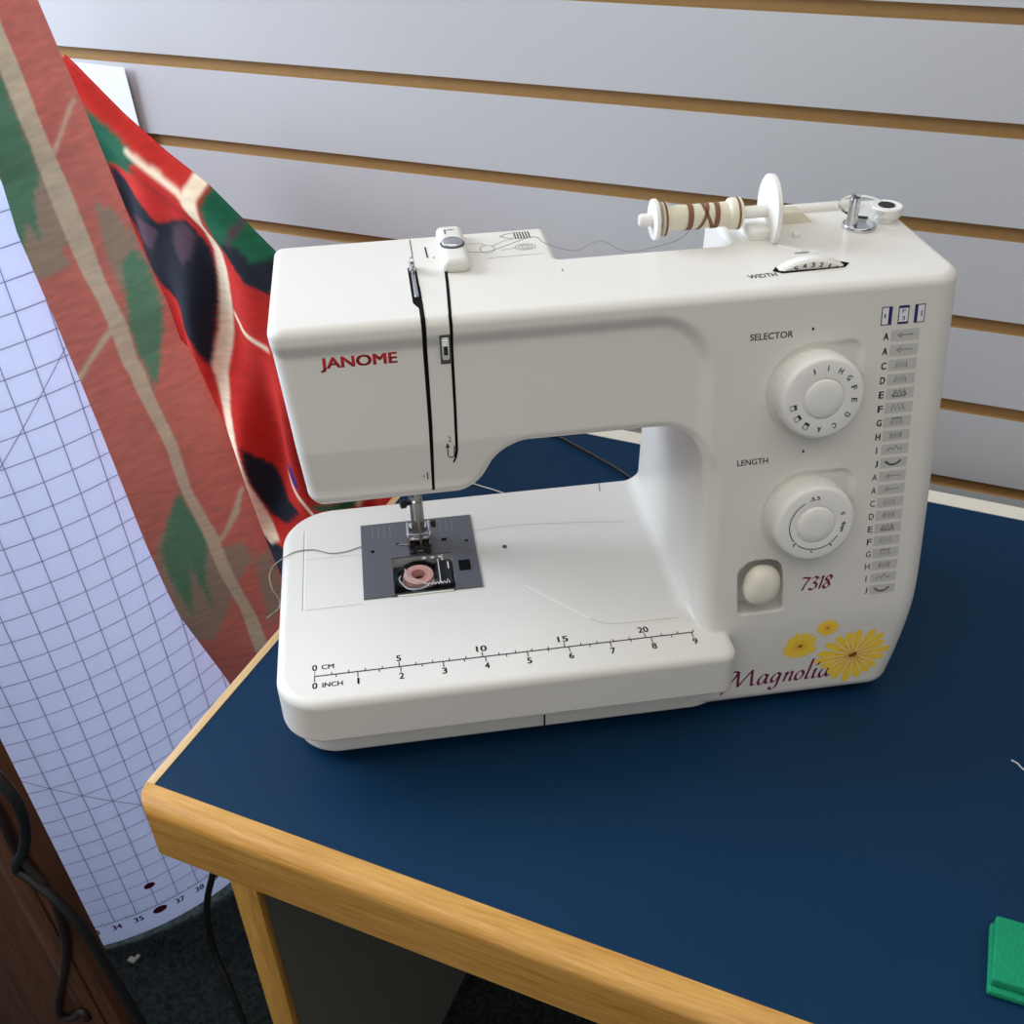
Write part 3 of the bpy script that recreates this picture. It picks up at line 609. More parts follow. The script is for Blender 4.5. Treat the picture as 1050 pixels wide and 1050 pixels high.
cm.box(8.1, 8.15, 7.2, 9.7, 7.1, 7.108); cm.box(8.72, 8.8, 8.6, 9.3, 7.1, 7.108); cm.box(8.4, 8.46, 9.5, 10.15, 7.1, 7.108); cm.build('cover_mark', 'labelwhite', cvo)
lip = MB(); lip.box(5.3, 8.9, 6.33, 6.47, 7.0, 7.06, .02, 1); lip.build('cover_lip', 'lever', cvo)
FX, FY = 7.05, 11.35
ft = MB()
for sx in (-1, 1): ft.box(FX+sx*.5-.2, FX+sx*.5+.2, FY-.95, FY+1.1, 7.12, 7.32, .05, 2)
ft.box(FX-.7, FX+.7, FY+.1, FY+1.2, 7.12, 7.4, .05, 2); ft.box(FX-.7, FX+.7, FY-.9, FY-.55, 7.3, 7.42, .04, 2)
fo = ft.build('presser_foot', 'black', mach)
cl = MB()
for sx in (-1, 1): cl.box(FX+sx*.72-.08, FX+sx*.72+.08, FY-.7, FY+.9, 7.3, 8.55, .05, 2); cl.box(FX+sx*.55-.08, FX+sx*.55+.08, FY-.93, FY-.86, 7.14, 7.36)
cl.box(FX-.75, FX+.75, FY-.35, FY+.2, 7.75, 8.0, .05, 2); cl.box(FX-.6, FX+.6, FY+.3, FY+.85, 8.1, 8.5, .06, 2); cl.box(FX-.2, FX+.2, FY-.94, FY-.9, 7.32, 7.4); cl.tube([(FX-.85, FY, 8.1), (FX+.85, FY, 8.1)], .1, 10)
cl.build('foot_frame', 'chrome', fo)
sh = MB(); sh.box(FX-.42, FX+.42, FY-.1, FY+.75, 8.3, 18.6, .08, 2); sh.box(FX-.3, FX+.45, FY-.35, FY+.1, 9.0, 11.3, .06, 2); sh.build('presser_bar', 'shank', mach)
nb = MB(); nb.lathe([(.03, 7.2), (.06, 7.8), (.06, 9.6), (.32, 9.7), (.32, 11.2), (.2, 11.3), (.2, 18.6)], (FX+.1, FY-.55, 0), n=20); nb.build('needle_bar', 'shank', mach)
ts = MB(); ts.lathe([(.16, 0), (.16, .35), (.26, .35), (.28, .42), (.28, .7), (.22, .75), (.02, .76)], (FX-.3, FY-.2, 10.9), (-1, -.2, 0), n=28, knurl=(14, .03, 3, 5)); ts.build('clamp_screw', 'black', mach)
fs_ = MB(); fs_.lathe([(.12, 0), (.26, .1), (.26, .35), (.02, .38)], (FX+.85, FY+.2, 8.7), (1, 0, 0), n=20); fs_.build('foot_screw', 'black', mach)
# ---- slots on the head
def slit(pts_top, pts_front, w0, name):
    d = MB(); tp = bez(np.array(pts_top, float), 10); t3 = lay_top(np.concatenate([tp-np.array([w0/2, 0]), tp+np.array([w0/2, 0])]), .015); k = len(tp)
    d.add(t3, [(i, i+1, k+i+1, k+i) for i in range(k-1)], 0, False)
    fr = np.array(pts_front, float); fr = np.stack([np.interp(np.linspace(0, 1, 60), np.linspace(0, 1, len(fr)), fr[:, 0]), np.interp(np.linspace(0, 1, 60), np.linspace(0, 1, len(fr)), fr[:, 1])], 1)
    wd = np.interp(np.linspace(0, 1, 60), [0, .6, 1], [w0, w0*.85, w0*.6])
    t3 = lay_front(np.concatenate([fr-np.stack([wd/2, 0*wd], 1), fr+np.stack([wd/2, 0*wd], 1)]), .015); k = 60
    d.add(t3, [(i, i+1, k+i+1, k+i) for i in range(k-1)], 0, False)
    return d
def corner_fill(d, x, w):     # round over the front top edge
    t = np.linspace(0, math.pi/2, 10); y0 = float(front_y(np.float64(x), np.float64(27.1))); P_ = []
    for a in t: P_.append((x-w/2, y0+.5-.52*math.sin(a), 27.1+.52*math.cos(a)))
    for a in t: P_.append((x+w/2, y0+.5-.52*math.sin(a), 27.1+.52*math.cos(a)))
    d.add(P_, [(i, i+1, 11+i, 10+i) for i in range(9)], 0, False)
    return d
yt = float(front_y(np.float64(8.2), np.float64(27.1)))+.5
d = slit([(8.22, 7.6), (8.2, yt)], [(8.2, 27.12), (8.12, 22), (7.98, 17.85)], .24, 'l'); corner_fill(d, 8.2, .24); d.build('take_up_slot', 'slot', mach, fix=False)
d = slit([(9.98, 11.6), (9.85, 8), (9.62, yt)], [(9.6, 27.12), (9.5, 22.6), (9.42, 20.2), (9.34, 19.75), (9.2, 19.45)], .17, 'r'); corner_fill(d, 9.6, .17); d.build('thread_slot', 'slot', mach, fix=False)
d_top().add(stroke(P((8.22, 14.3), (8.2, 7.6)), .06)).build('cover_seam', 'inkgrey')
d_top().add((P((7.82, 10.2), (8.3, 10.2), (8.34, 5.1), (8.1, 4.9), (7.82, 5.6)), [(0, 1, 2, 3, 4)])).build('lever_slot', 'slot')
tl = MB(); tl.box(7.95, 8.2, 6.2, 10.2, 27.4, 27.75, .08, 2); tl.box(7.9, 8.25, 9.4, 10.3, 27.6, 28.05, .1, 2); tl.lathe([(.12, 0), (.28, .03), (.28, .2), (.12, .22)], (7.95, 9.6, 28.2), (1, 0, 0), n=20); tl.build('take_up_lever', 'chrome', mach)
# ---- tension wheel in the face
tw = d_front().add(rect(8.95, 9.52, 25.05, 26.75)).build('tension_window', 'inkgrey')
w = MB(); zc = 25.95; yc = float(ray_front([9.25], [zc])[0]); w.lathe([(.2, -.19), (1.3, -.19), (1.36, -.15), (1.36, .15), (1.3, .19), (.2, .19)], (9.24, yc+.98, zc), (1, 0, 0), n=120, knurl=(60, .012, 2, 3)); w.build('tension_dial', 'dial', mach)
nk = MB(); nk.box(9.12, 9.34, yc-.40, yc-.36, zc-.28, zc+.22); nk.box(9.06, 9.42, yc-.16, yc-.06, zc-.8, zc-.66); nk.build('tension_number', 'ink', mach)
d = d_front(); d.add(stroke(bez(P((8.95, 20.55), (8.93, 20.0), (9.0, 19.82), (9.15, 19.78), (9.27, 19.9), (9.3, 20.5)), 6), .06)); d.add(text_fit('2', 9.0, 9.16, 20.75, 21.05))
d.add((P((8.82, 20.4), (8.95, 20.7), (9.05, 20.4)), [(0, 1, 2)])); d.add(stroke(P((7.72, 19.0), (7.72, 18.55)), .06)); d.add(text_fit('4', 7.45, 7.57, 18.7, 18.85)); d.build('threading_print', 'ink')
# ---- top: thread guide, prints
tg = MB(); tg.box(9.75, 11.3, 9.0, 14.3, 27.5, 28.35, .38, 5); tgo = tg.build('thread_guide', 'white', mach)
td = MB(); td.lathe([(.62, 28.33), (.62, 28.5), (.52, 28.58), (.02, 28.58)], (10.5, 11.35, 0), n=32); td.build('tension_disc', 'chrome', tgo)
tr = MB(); tr.lathe([(.7, 28.34), (.7, 28.4), (.6, 28.4)], (10.5, 11.35, 0), n=32, cap=False); tr.box(10.2, 10.28, 12.9, 13.5, 28.35, 28.365); tr.box(10.2, 10.8, 13.42, 13.5, 28.35, 28.365); tr.build('guide_mark', 'inkgrey', tgo)
d = d_top()
for i in range(6): d.add(rect(14.35+i*.17, 14.43+i*.17, 13.2, 14.2), .012, 0)
d.add(stroke(P((14.35, 13.2), (15.3, 13.2)), .04), .014, 0); d.add(stroke(bez(P((13.5, 13.7), (13.9, 14.0), (14.3, 14.1)), 5), .05)); d.add(stroke(bez(P((13.5, 13.7), (13.9, 13.4), (14.3, 13.3)), 5), .05))
a = np.linspace(0, 2*math.pi, 24); d.add(stroke(np.stack([12.55+.42*np.cos(a), 12.0+.55*np.sin(a)], 1), .05), .012, 1); d.add(stroke(P((12.9, 12.4), (13.6, 13.0), (14.2, 13.2)), .05), .012, 1); d.add(stroke(P((11.5, 13.0), (12.3, 12.9), (12.5, 12.5)), .05), .012, 1)
for rr in (.22, .42, .6): d.add(stroke(np.stack([14.75+rr*np.cos(a), 11.9+rr*.75*np.sin(a)], 1), .045), .012, 1)
d.add(stroke(P((13.3, 11.7), (14.2, 11.85)), .04), .012, 1); d.add(stroke(P((12.4, 10.7), (15.7, 10.75)), .03), .012, 1)
d.add(stroke(P((9.02, 13.0), (9.05, 11.4)), .1), .012, 0); d.add(rect(9.35, 9.45, 11.3, 11.5), .012, 1); d.add(stroke(P((16.26, 9.95), (16.28, 8.1)), .06), .012, 0)
d.build('threading_diagram', ['ink', 'inkpale'])
# ---- width dial in the top
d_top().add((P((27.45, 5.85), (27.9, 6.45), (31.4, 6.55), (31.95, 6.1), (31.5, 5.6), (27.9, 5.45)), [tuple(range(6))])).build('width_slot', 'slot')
w = MB(); w.lathe([(2.0, -.4), (3.3, -.4), (3.42, -.28), (3.42, .25), (3.34, .36), (2.0, .36)], (29.68, 6.1, 24.72), (0, 1, 0), n=160, knurl=(80, .006, 2, 3)); wo = w.build('width_dial', 'dial', mach)
g = MB()
for ch, u in (('5', -1.0), ('4', -.5), ('3', 0), ('2', .5), ('1', 1.0), ('0', 1.45)):
    an = math.asin(u/3.3); v, f = text2d(ch, bold=.02); a_, b_ = v.min(0), v.max(0); v = (v-(a_+b_)/2)/(b_-a_)*np.array([.08 if ch == '1' else .22, .26]); R = np.array([[math.cos(an), math.sin(an)], [-math.sin(an), math.cos(an)]]); v = v@R.T
    g.add([(29.68+3.14*math.sin(an)+x, 5.69, 24.72+3.14*math.cos(an)+z) for x, z in v], f, 0, False)
g.build('width_numbers', 'ink', wo, fix=False)
d_top().add(text_fit('WIDTH', 25.95, 27.55, 5.1, 5.6, skew=.05, bold=.015)).build('width_lettering', 'inkgrey')
d_top().add(rect(29.5, 30.3, 7.85, 8.05), .012, 0).add((P((30.5, 7.7), (30.9, 7.95), (30.7, 8.3), (30.4, 8.1)), [(0, 1, 2, 3)]), .014, 1).build('winder_print', ['inkpale', 'labelwhite'])
# ---- spool holder and bobbin winder
SY, SZ = 11.0, 29.0
pn = MB(); pn.tube([(21.3, SY, SZ), (21.5, SY, SZ), (29.2, SY, SZ)], .36, 20, sub=1); pn.lathe([(.28, 0), (.38, .15), (.38, .8)], (21.2, SY, SZ), (1, 0, 0), n=24); pn.build('spool_pin', 'white', mach)
dk = MB(); dk.lathe([(.3, 0), (1.98, 0), (2.05, .06), (2.05, .3), (1.98, .36), (.3, .36)], (28.75, SY, SZ), (1, -.06, 0), n=72); dk.build('spool_disc', 'dial', mach)
br = MB(); br.box(27.5, 28.95, 10.1, 12.0, 27.4, 28.25, .3, 4); br.box(29.15, 29.35, 10.8, 12.4, 27.5, 28.6, .08, 2); br.box(28.9, 30.0, 9.0, 9.16, 27.55, 27.7, .05, 2, fn=lambda c: (c[0], c[1]-(c[0]-28.9)*.9, c[2])); br.box(30.2, 30.6, 10.0, 10.5, 27.5, 27.9, .12, 2); br.build('spool_bracket', 'dial', mach)
lg = MB(); lg.prism([(29.4, 27.5), (32.3, 27.5), (31.4, 28.25), (29.4, 28.3)], 12.2, 13.3); lg.build('winder_lever', 'offwhite', mach)
rd = MB(); rd.box(29.5, 35.6, 13.7, 14.6, 27.3, 27.95, .3, 4); rd.build('winder_plate', 'white', mach)
wp = MB(); wp.lathe([(.98, 27.58), (1.0, 27.64), (1.0, 27.78), (.95, 27.84), (.5, 27.86)], (34.5, 10.9, 0), n=40); wp.lathe([(.4, 27.8), (.33, 28.3), (.3, 28.9), (.3, 29.3), (.24, 29.45), (.05, 29.45)], (34.0, 10.9, 0), n=32); wp.box(33.94, 34.06, 10.45, 11.35, 28.4, 29.5); wp.box(33.72, 34.28, 10.84, 10.96, 29.4, 29.7); wp.build('winder_spindle', 'chrome', mach)
wc = MB(); wc.lathe([(1.35, 0), (1.4, .06), (1.4, .14), (1.35, .2)], (35.0, 11.9, 28.35), (0, -.12, 1), n=48); wc.build('winder_guard', 'clear', mach)
st = MB(); st.lathe([(.72, 27.55), (.74, 27.9), (.92, 27.95), (.95, 28.05), (.95, 28.45), (.88, 28.52), (.5, 28.5), (.5, 28.46)], (36.4, 11.7, 0), n=48); so = st.build('winder_stopper', 'dial', mach)
sc = MB(); sc.lathe([(.5, 28.5), (.48, 28.55), (.05, 28.56)], (36.4, 11.7, 0), n=32); sc.build('stopper_screw', 'black', so)
# ------------------------------------------------------------------ things on the machine (own top-level objects)
def on_machine(name, loc=(0, 0, 0)):
    o = empty(name); R = Matrix.Rotation(WA, 4, 'Z'); v = R @ Vector(loc); o.location = (v.x/100, v.y/100, (v.z+FLOOR)/100); o.rotation_euler = (0, 0, WA); return o
sp = on_machine('thread_spool', (24.6, SY, SZ)); tag(sp, 'white plastic spool with a little brown thread on the horizontal spool pin', 'thread spool')
m = MB(); m.lathe([(.4, -2.1), (.9, -2.1), (.95, -2.02), (.95, -1.85), (.74, -1.78), (.7, -1.5), (.7, 1.5), (.72, 1.75), (.86, 1.85), (.9, 1.95), (.9, 2.5), (.82, 2.56), (.4, 2.56)], (0, 0, 0), (1, 0, 0), n=48); m.build('spool_core', 'offwhite', sp)
m = MB()
pts = []
for k in range(9):      # band of wraps, leaning coils with gaps
    for t in np.linspace(0, 2*math.pi, 16, endpoint=False):
        pts.append((-.75+.08*k+.04*t/math.pi*0+ .0, .74*math.cos(t), .74*math.sin(t)))
for x0, wd, lean in ((-.55, .32, .05), (.22, .2, .3), (.55, .2, -.3), (1.0, .3, .05)):
    a = np.linspace(0, 2*math.pi, 41); vs = []
    for sgn in (-1, 1):
        for t in a: vs.append((x0+lean*math.sin(t)+sgn*wd/2, .735*math.cos(t), .735*math.sin(t)))
    m.add(vs, [(i, i+1, 42+i, 41+i) for i in range(40)])
m.build('thread_wrap', 'brownthread', sp)
for x in (-1.98, 2.3):
    m = MB(); a = np.linspace(0, 2*math.pi, 41); m.add([(x+s_*.07, (.97 if x < 0 else .912)*math.cos(t), (.97 if x < 0 else .912)*math.sin(t)) for s_ in (-1, 1) for t in a], [(i, i+1, 42+i, 41+i) for i in range(40)])
    m.build('rim_thread', 'brownthread', sp)
cp = MB(); cp.lathe([(.4, 0), (1.05, 0), (1.15, .05), (1.15, .24), (1.05, .3), (.5, .3), (.5, .45), (.4, .45)], (0, 0, 0), (1, 0, 0), n=48); co = cp.build('spool_cap', 'dial')
co.matrix_world = on_pos = Matrix.Translation((Matrix.Rotation(WA, 4, 'Z') @ Vector((21.95, SY, SZ)))/100+Vector((0, 0, FLOOR/100))) @ Matrix.Rotation(WA, 4, 'Z')
tag(co, 'round white spool cap at the free end of the spool pin', 'spool cap')
bo = on_machine('bobbin', (6.75, 8.6, 6.3)); tag(bo, 'small bobbin of pink thread under the clear cover in the needle plate', 'bobbin')
m = MB(); m.lathe([(.46, 0), (1.02, 0), (1.02, .06), (.46, .06), (.46, .56), (.56, .6)], n=40, cap=False); m.build('bobbin_rim', 'pink', bo)
m = MB(); m.lathe([(.46, .05), (.96, .08), (1.0, .3), (.96, .54), (.46, .56)], n=40, cap=False); m.build('thread_wrap', 'pink', bo)
def loose(name, pts, r, material, label, cat, sub=6):
    m = MB(); m.tube(pts, r, 6, sub=sub); o = m.build(name, material); o.location = (0, 0, FLOOR/100); o.rotation_euler = (0, 0, WA); return tag(o, label, cat)
tb_ = [(6.9, 10.9, 7.3), (6.1, 11.5, 7.2)]+[tuple(p) for p in DATA['thread_bed']]
loose('loose_thread', tb_, .035, 'greythread', 'fine grey thread trailing from the needle over the left end of the machine bed', 'thread')
loose('top_thread', [tuple(p) for p in DATA['thread_top']], .022, 'greythread', 'fine thread running from the spool to the guide on top of the machine', 'thread')
bt = [(6.75+1.15*math.cos(a)*(.9+.1*math.sin(3*a))-.2, 8.3+.95*math.sin(a)-.3, 6.9) for a in np.linspace(2.6, 5.6, 12)]+[(6.1, 8.2, 6.9), (5.9, 9.2, 6.88)]
loose('bobbin_thread', bt, .05, 'whitethread', 'white thread tail looped beside the pink bobbin', 'thread')
# ------------------------------------------------------------------ table
TC = DATA['tableC']; TD = DATA['tdepth']; TL = 118.0
tab = empty('table', (TC[0], TC[1], 0), TA); tag(tab, 'navy blue topped table with thick oak edge standing against the slatted wall', 'table')
m = MB(); m.box(0, TL, 0, TD, -2.6, 0); m.build('table_top', 'laminate', tab)
def roundbar(y0, y1, z0, z1, r):
    c = [(y1, z0), (y1, z1)]+[(y0+r-r*math.sin(a), z1-r+r*math.cos(a)) for a in np.linspace(0, math.pi/2, 10)]+[(y0+.1, z0+.1), (y0+.2, z0)]
    return c
def edge(c, x0, x1, axis, name, material):
    m = MB(); n = len(c); sw = (lambda t, y, z: (t, y, z)) if axis == 0 else (lambda t, y, z: (y, t, z))
    rd = lambda y: 1.15*min(1, (y/-1.7))**2 if name == 'front_edge' and y < 0 else 0
    vs = [sw(x0+rd(y), y, z) for y, z in c]+[sw(x1-rd(y), y, z) for y, z in c]
    m.add(vs, [tuple(range(n)), tuple(range(2*n-1, n-1, -1))]+[(i, (i+1) % n, (i+1) % n+n, i+n) for i in range(n)]); return m.build(name, material, tab)
tag(edge(roundbar(-1.7, 0, -4.65, .05, .85), -.6, TL+.6, 0, 'front_edge', 'oak'), 'thick rounded oak edge strip')
edge(roundbar(-.72, 0, -4.4, .05, .3), 0, TD+1.7, 1, 'side_edge', 'oaky_lit')
edge([(TL+.72, -4.4), (TL+.72, .05), (TL, .05), (TL, -4.4)], 0, TD+1.7, 1, 'side_edge', 'oaky_lit')
tag(edge([(TD, -3), (TD, .06), (TD+1.7, .06), (TD+1.7, -3)], 0, TL, 0, 'back_edge', 'cream'), 'pale edge strip along the wall')
for x0 in (2.0, TL-4.1):
    m = MB(); m.box(x0+.05, x0+2.05, 2.3, TD-6, -FLOOR, -2.6); ep = m.build('end_panel', 'panelgrey', tab)
    m = MB(); m.box(x0, x0+2.1, 1.7, 2.35, -FLOOR, -2.6, .06, 2); m.build('panel_edge', 'oakz', ep)
m = MB(); m.box(4.0, TL-4, TD-9, TD-7.5, -45, -2.6); m.build('modesty_panel', 'panelgrey', tab)
def ontable(o): return o
# felt, thread and cords on the table
ge = MB(); ge.box(38.75, 45.5, -2.0, 2.1, .02, .52, .16, 4, fn=lambda c: (c[0]-.08*max(0, .3-c[2]), c[1]+.05*math.sin(c[0]*1.3), c[2]))
ge.box(38.83, 45.5, -1.72, 2.16, .5, 1.12, .14, 4, fn=lambda c: (c[0]+.03*(c[1]), c[1]+.05*math.sin(c[0]*1.3), c[2]+.03*math.sin(c[0]*2+c[1])))
g1 = raise_(ge.build('felt_pad', 'green')); tag(g1, 'folded piece of bright green felt at the right front of the blue table', 'felt')
m = MB(); m.tube([(39.6, 14.45, .05), (39.95, 14.3, .06), (40.35, 13.9, .06), (41.6, 13.3, .05), (43.0, 13.6, .05)], .05, 6); tag(raise_(m.build('thread_scrap', 'whitethread')), 'short white thread scrap lying on the right side of the blue table', 'thread')
m = MB(); m.tube([(-4.8, 31.0, .06), (-3.4, 30.55, .08), (-1.1, 30.25, .08), (.5, 29.9, .06)], .06, 6); tag(raise_(m.build('pale_cord', 'whitethread')), 'thin pale cord lying on the table behind the machine head', 'cord')
m = MB(); m.tube([(-7.5, 43.5, .17), (-4.5, 42.4, .17), (-2.2, 41.3, .17), (.4, 40.1, .25), (4.5, 38.1, .3), (8.4, 36.1, .25), (13, 33, .17), (17, 30, .17), (21, 28, .17)], .15, 10); tag(raise_(m.build('power_cord', 'cord')), 'thin black power cord crossing the table behind the sewing machine', 'cord')
# ------------------------------------------------------------------ wall, floor
WY, WZ = DATA['wallY'], DATA['wz']
def slatwall():
    m = MB(); pitch = 7.62; gh = 1.08; dep = .55; zs = []; k0 = -5; X0, X1 = -170, 190
    prof = []
    z_top = WZ+6*pitch
    edges = [WZ-i*pitch for i in range(-7, 13)]   # top edge of every groove
    ztop = 130.0; vs = []; fs = []; mi = []
    def strip(p, q, mat_i):
        o = len(m.v); m.add([(X0, *p), (X1, *p), (X1, *q), (X0, *q)], [(0, 1, 2, 3)], mat_i, False)
    cur = edges[0]+6.0; strip((WY, cur), (WY, edges[0]), 0)
    for i, e in enumerate(edges):
        a, b = e, e-gh
        strip((WY, a), (WY+dep, a), 1); strip((WY+dep, a), (WY+dep, b), 1); strip((WY+dep, b), (WY, b), 1)
        nxt = edges[i+1] if i+1 < len(edges) else -FLOOR
        strip((WY, b), (WY, nxt), 0)
    zt = edges[0]+6.0
    strip((WY, zt), (WY+2, zt), 0); strip((WY+2, zt), (WY+2, -FLOOR), 0)
    return m.build('wall_back', ['wallwhite', 'mdf'], None, fix=False)
w = raise_(slatwall()); tag(w, kind='structure')
m = MB(); m.box(-170, 190, -190, WY+2, -FLOOR-1, -FLOOR); tag(raise_(m.build('floor', 'carpet')), kind='structure')
# white sheet on the wall
m = MB(); nx, nz = 24, 8; vs = []
for t in (0, .06):
    for j in range(nz+1):
        for i in range(nx+1):
            u = i/nx; v = j/nz; x = -80+u*(80-46.35)+(1-v)*.75; z = 3+(26.55-3)*v; y = WY-.02-t-.9*max(0, u-.75)**1.5*4*(.3+.7*v)
            vs.append((x, y, z))
n0 = (nx+1)*(nz+1); fs = []
for j in range(nz):
    for i in range(nx):
        a = j*(nx+1)+i; q = (a, a+1, a+nx+2, a+nx+1); fs.append(q); fs.append(tuple(n0+k for k in q[::-1]))
m.add(vs, fs); tag(raise_(m.build('paper_sheet', 'paper', None, fix=False)), 'white paper sheet hanging flat on the slatted wall behind the fabric', 'paper')
# ------------------------------------------------------------------ gridded board
MC = np.array(DATA['mat'])
def PM(u, v): a, b = u-1.5, v+3; return MC[0]+a*MC[1]+b*MC[2]+a*a*MC[3]+b*b*MC[4]+a*b*MC[5]
U = np.linspace(-7, 8.3, 60); Vv = np.linspace(-15.55, 20.4, 70)
gv = []; 
for t in (0, 1):
    for v in Vv:
        for u in U:
            p = PM(u, v); d = (PM(u+.1, v)-PM(u-.1, v)); n = np.array([-d[1], d[0], 0]); n /= np.linalg.norm(n)   # points to the wall side
            q = p+n*.12*t; gv.append((q[0], q[1], max(q[2], -FLOOR+.02)))
nu, nv = len(U), len(Vv); n0 = nu*nv; fs = []
for j in range(nv-1):
    for i in range(nu-1):
        a = j*nu+i; q = (a, a+1, a+nu+1, a+nu); fs.append(q); fs.append(tuple(n0+k for k in q[::-1]))
rim = [i for i in range(nu)]+[j*nu+nu-1 for j in range(1, nv)]+[(nv-1)*nu+i for i in range(nu-2, -1, -1)]+[j*nu for j in range(nv-2, 0, -1)]
for a, b in zip(rim, rim[1:]+rim[:1]): fs.append((a, n0+a, n0+b, b))
m = MB(); m.add(gv, fs); bd = m.build('cutting_board', 'grid', None, fix=False); raise_(bd)
uvl = bd.data.uv_layers.new(name='UVMap'); uvs = np.array([(u, v) for t in (0, 1) for v in Vv for u in U])
li = np.empty(len(bd.data.loops), np.int32); bd.data.loops.foreach_get('vertex_index', li); uvl.data.foreach_set('uv', uvs[li].astype(np.float32).ravel())
tag(bd, 'curved white cutting board printed with an inch grid standing on the carpet', 'cutting board')
def on_board(P_, off=.03):
    out = []
    for u, v in P_:
        p = PM(u, v); d = (PM(u+.1, v)-PM(u-.1, v)); n = np.array([d[1], -d[0], 0]); n /= np.linalg.norm(n); out.append(tuple(p+n*off))
    return out
for k, u in ((33, -1), (34, 0), (35, 1), (37, 3), (38, 4), (39, 5)): P_, f = text_fit(str(k), u-.22, u+.22, -14.6, -14.22, bold=.03); m = MB(); m.add(on_board(P_), f, 0, False); m.build('board_number', 'inkpurple', bd, fix=False)
a = np.linspace(0, 2*math.pi, 24, endpoint=False)
for u, v, ru, rv in ((2.0, -12.36, .26, .2), (2.02, -14.36, .34, .24)): m = MB(); m.add(on_board(np.stack([u+ru*np.cos(a), v+rv*np.sin(a)], 1)), [tuple(range(24))], 0, False); m.build('board_dot', 'inkpurple', bd, fix=False)
P_, f = text_fit('36', 1.82, 2.22, -14.5, -14.22); m = MB(); m.add(on_board(P_, .05), f, 0, False); m.build('board_number', 'inkrose', bd, fix=False)
m = MB()
for i in range(-60, 75):
    u = i/8; m.add(on_board([(u-.012, -14.02), (u+.012, -14.02), (u+.012, -13.86 if i % 4 else -13.75), (u-.012, -13.86 if i % 4 else -13.75)]), [(0, 1, 2, 3)], 0, False)
m.build('board_scale', 'inkrose', bd, fix=False)
# ------------------------------------------------------------------ fabric
fab = empty('hanging_fabric', (-30, 30, 0)); fab.location = (0, 0, FLOOR/100)
tag(fab, 'red and green printed fabric hanging in folds beside the machine, pale reverse in front', 'fabric')
def cloth(name, fnP, A, B, base, pats, material, cols):
    na, nb = len(A), len(B); AA, BB = np.meshgrid(A, B); ab = np.stack([AA.ravel(), BB.ravel()], 1)
    Pp, key = fnP(ab); col = np.tile(np.array(srgb(*base)), (len(ab), 1))
    for nm, polys in pats:
        c = np.array(srgb(*cols[nm]))
        e = .3 if nm in ('green', 'grey', 'dgreen', 'dark', 'plum') else .03; z_ = key[:, 1]
        jit = (np.sin(z_*9.1)+np.sin(z_*17.3+1)+.7*np.sin(z_*31.7+2))*e
        wob = np.stack([jit*(.05 if name == 'reverse_flap' else .45), 0*jit], 1)
        for poly in polys: col[inpoly(key+wob, [tuple(q) for q in poly])] = c
    g3 = col.reshape(nb, na, 4)
    for _ in range(2):
        g3[1:-1] = (g3[:-2]+2*g3[1:-1]+g3[2:])/4; g3[:, 1:-1] = (g3[:, :-2]+2*g3[:, 1:-1]+g3[:, 2:])/4
    col = g3.reshape(-1, 4)
    fs = [(j*na+i, j*na+i+1, (j+1)*na+i+1, (j+1)*na+i) for j in range(nb-1) for i in range(na-1)]
    m = MB(); m.add(Pp, fs); o = m.build(name, material, fab, fix=False)
    at = o.data.color_attributes.new('print', 'FLOAT_COLOR', 'POINT'); at.data.foreach_set('color', col.astype(np.float32).ravel())
    md = o.modifiers.new('thick', 'SOLIDIFY'); md.thickness = .0008; md.offset = 0
    return o
L3 = np.array(DATA['flapL']); R3 = np.array(DATA['flapR']); L3 = L3[np.argsort(L3[:, 2])]; R3 = R3[np.argsort(R3[:, 2])]
def flapP(ab):
    s, z = ab[:, 0], ab[:, 1]; zl = z
    lx, ly = np.interp(zl, L3[:, 2], L3[:, 0]), np.interp(zl, L3[:, 2], L3[:, 1]); rx, ry = np.interp(zl, R3[:, 2], R3[:, 0]), np.interp(zl, R3[:, 2], R3[:, 1])
    x = lx+(rx-lx)*s; y = ly+(ry-ly)*s
    bul = np.sin(np.pi*np.clip(s, 0, 1)); y = y-.3*bul+.2*np.sin(s*9+z*.08)*bul; x = x-.15*bul
    y = y+.3*np.clip((s-.93)/.07, 0, 1)**2+.3*np.clip((.05-s)/.05, 0, 1)**2
    y += .18*np.sin(z*.45+s*3)*np.sin(z*.13+1)*bul
    return np.stack([x, y, z], 1), ab
cols_b = dict(cream=(240, 226, 204), green=(120, 172, 144), grey=(196, 176, 160))
cloth('reverse_flap', flapP, np.linspace(0, 1, 150), np.concatenate([np.linspace(-46, -31, 12), np.linspace(-30.85, 44, 520)]), (238, 150, 140), [(k, DATA['flap_pat'][k]) for k in ('grey', 'green', 'cream')], 'cloth_back', cols_b)
BT = np.array(DATA['back_top'])
def backP(ab):
    x, t = ab[:, 0], ab[:, 1]; zt = np.interp(x, BT[:, 0], BT[:, 1]); z = zt+t-.75
    y = 38-.262*(x+40)
    w_ = np.clip(-t/14, 0, 1)
    y = y+.8*np.exp(-((t+2.3)/1.3)**2)*-1+1.6*np.exp(-(t/.7)**2)+w_*(.9*np.sin(x*.55+t*.12)+.5*np.sin(x*1.1-t*.2+1))
    return np.stack([x, y, z], 1), np.stack([x, z], 1)
cols_f = dict(dgreen=(20, 84, 58), cream=(226, 206, 178), dark=(24, 28, 38), plum=(72, 52, 62), blue=(30, 44, 120))
tt = np.concatenate([np.linspace(-60, -43, 12), np.linspace(-42.8, 0, 330)])
tag(cloth('face_layer', backP, np.linspace(-46, -9.8, 280), tt, (180, 38, 30), [(k, DATA['back_pat'][k]) for k in ('dgreen', 'dark', 'plum', 'blue', 'cream')], 'cloth_face', cols_f), 'bright printed side of the fabric')
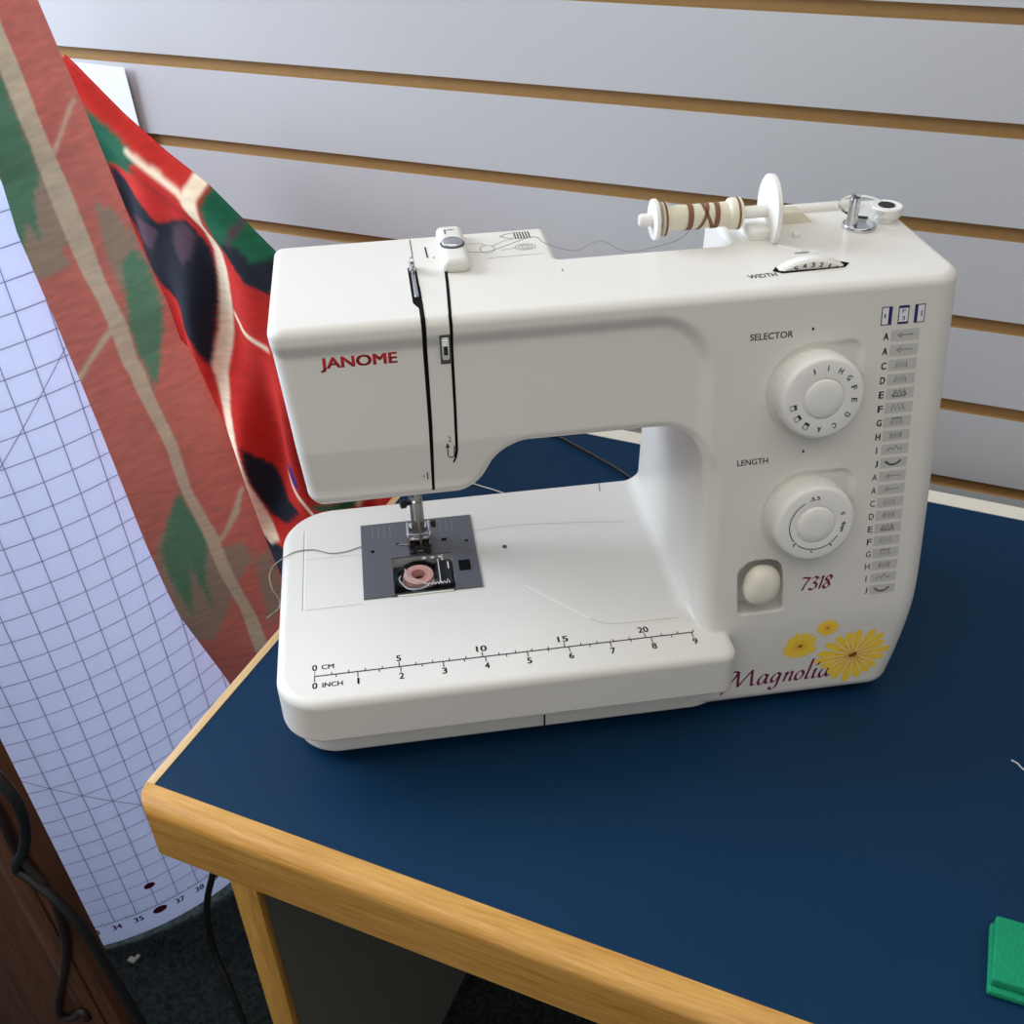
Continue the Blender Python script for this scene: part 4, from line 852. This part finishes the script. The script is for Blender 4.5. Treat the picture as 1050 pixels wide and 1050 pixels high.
# ------------------------------------------------------------------ brown board and cords at the left
bq = DATA['board']; be = empty('brown_board', (bq[0][0], -3, -FLOOR)); tag(be, 'dark brown wooden board standing at the lower left corner', 'board')
sl = (bq[1][0]-bq[0][0])/(bq[0][2]-bq[1][2])       # slight lean
xb = bq[1][0]+sl*(FLOOR+bq[1][2]); be.location = (xb/100, -.03, 0); be.rotation_euler = (0, -math.atan(sl), 0)
m = MB(); m.box(-42, 0, -1.9, 0, 0, 72, .12, 2); m.build('board_panel', 'brown', be)
m = MB(); m.box(-4.6, -1.8, -2.15, -1.88, 0, 72, .08, 2); m.build('board_trim', 'brown', be)
for nm, r_, mt, lb in (('cordA', .42, 'cord', 'thick black cord hanging along the front of the brown board'), ('cordB', .36, 'cord2', 'dark cord with a hooked lower end hanging on the brown board'), ('cordC', .32, 'cord', 'black cord hanging from under the left end of the table')):
    m = MB(); m.tube([tuple(p) for p in DATA[nm]], r_, 10); tag(raise_(m.build('cable', mt)), lb, 'cord')
m = MB(); m.box(-42.6, -41.6, 10.3, 11.0, -FLOOR, -FLOOR+.35, .12, 2); m.box(-42.0, -41.5, 10.9, 11.5, -FLOOR, -FLOOR+.3, .1, 2); tag(raise_(m.build('lint_scrap', 'lint')), 'small pale scrap lying on the dark carpet below the cutting board', 'scrap')
# ------------------------------------------------------------------ light, camera
def area(name, loc, target, sx, sy, power, col):
    l = bpy.data.lights.new(name, 'AREA'); l.shape = 'RECTANGLE'; l.size = sx; l.size_y = sy; l.energy = power; l.color = col
    o = bpy.data.objects.new(name, l); C.objects.link(o); p = Vector((loc[0]/100, loc[1]/100, (loc[2]+FLOOR)/100)); o.location = p
    q = Vector((target[0]/100, target[1]/100, (target[2]+FLOOR)/100)); o.rotation_euler = (q-p).to_track_quat('-Z', 'Y').to_euler(); return o
area('window_light', (-150, 12, 76), (0, 16, 8), 1.1, 1.05, 62, (.74, .85, 1))
area('ceiling_light', (20, -55, 175), (20, -55, 0), 3.4, 2.6, 37, (1, .955, .88))
area('front_window_light', (30, -250, 40), (10, 0, 0), 2.2, 1.6, 11, (1, .96, .9))
W = bpy.data.worlds.new('World'); bpy.context.scene.world = W; W.use_nodes = True
W.node_tree.nodes['Background'].inputs[0].default_value = (.62, .66, .74, 1); W.node_tree.nodes['Background'].inputs[1].default_value = .2
cam = bpy.data.cameras.new('Camera'); co_ = bpy.data.objects.new('Camera', cam); C.objects.link(co_)
cam.sensor_fit = 'HORIZONTAL'; cam.sensor_width = 36; cam.lens = 36*DATA['f']/1050; cam.clip_start = .02
R = DATA['cam_rot']; c0 = DATA['cam_loc']
co_.matrix_world = Matrix(((R[0][0], R[0][1], R[0][2], c0[0]/100), (R[1][0], R[1][1], R[1][2], c0[1]/100), (R[2][0], R[2][1], R[2][2], (c0[2]+FLOOR)/100), (0, 0, 0, 1)))
S = bpy.context.scene; S.camera = co_
S.view_settings.view_transform = 'Standard'; S.view_settings.look = 'None'; S.view_settings.gamma = 1; S.view_settings.use_curve_mapping = False; S.view_settings.exposure = -0.13
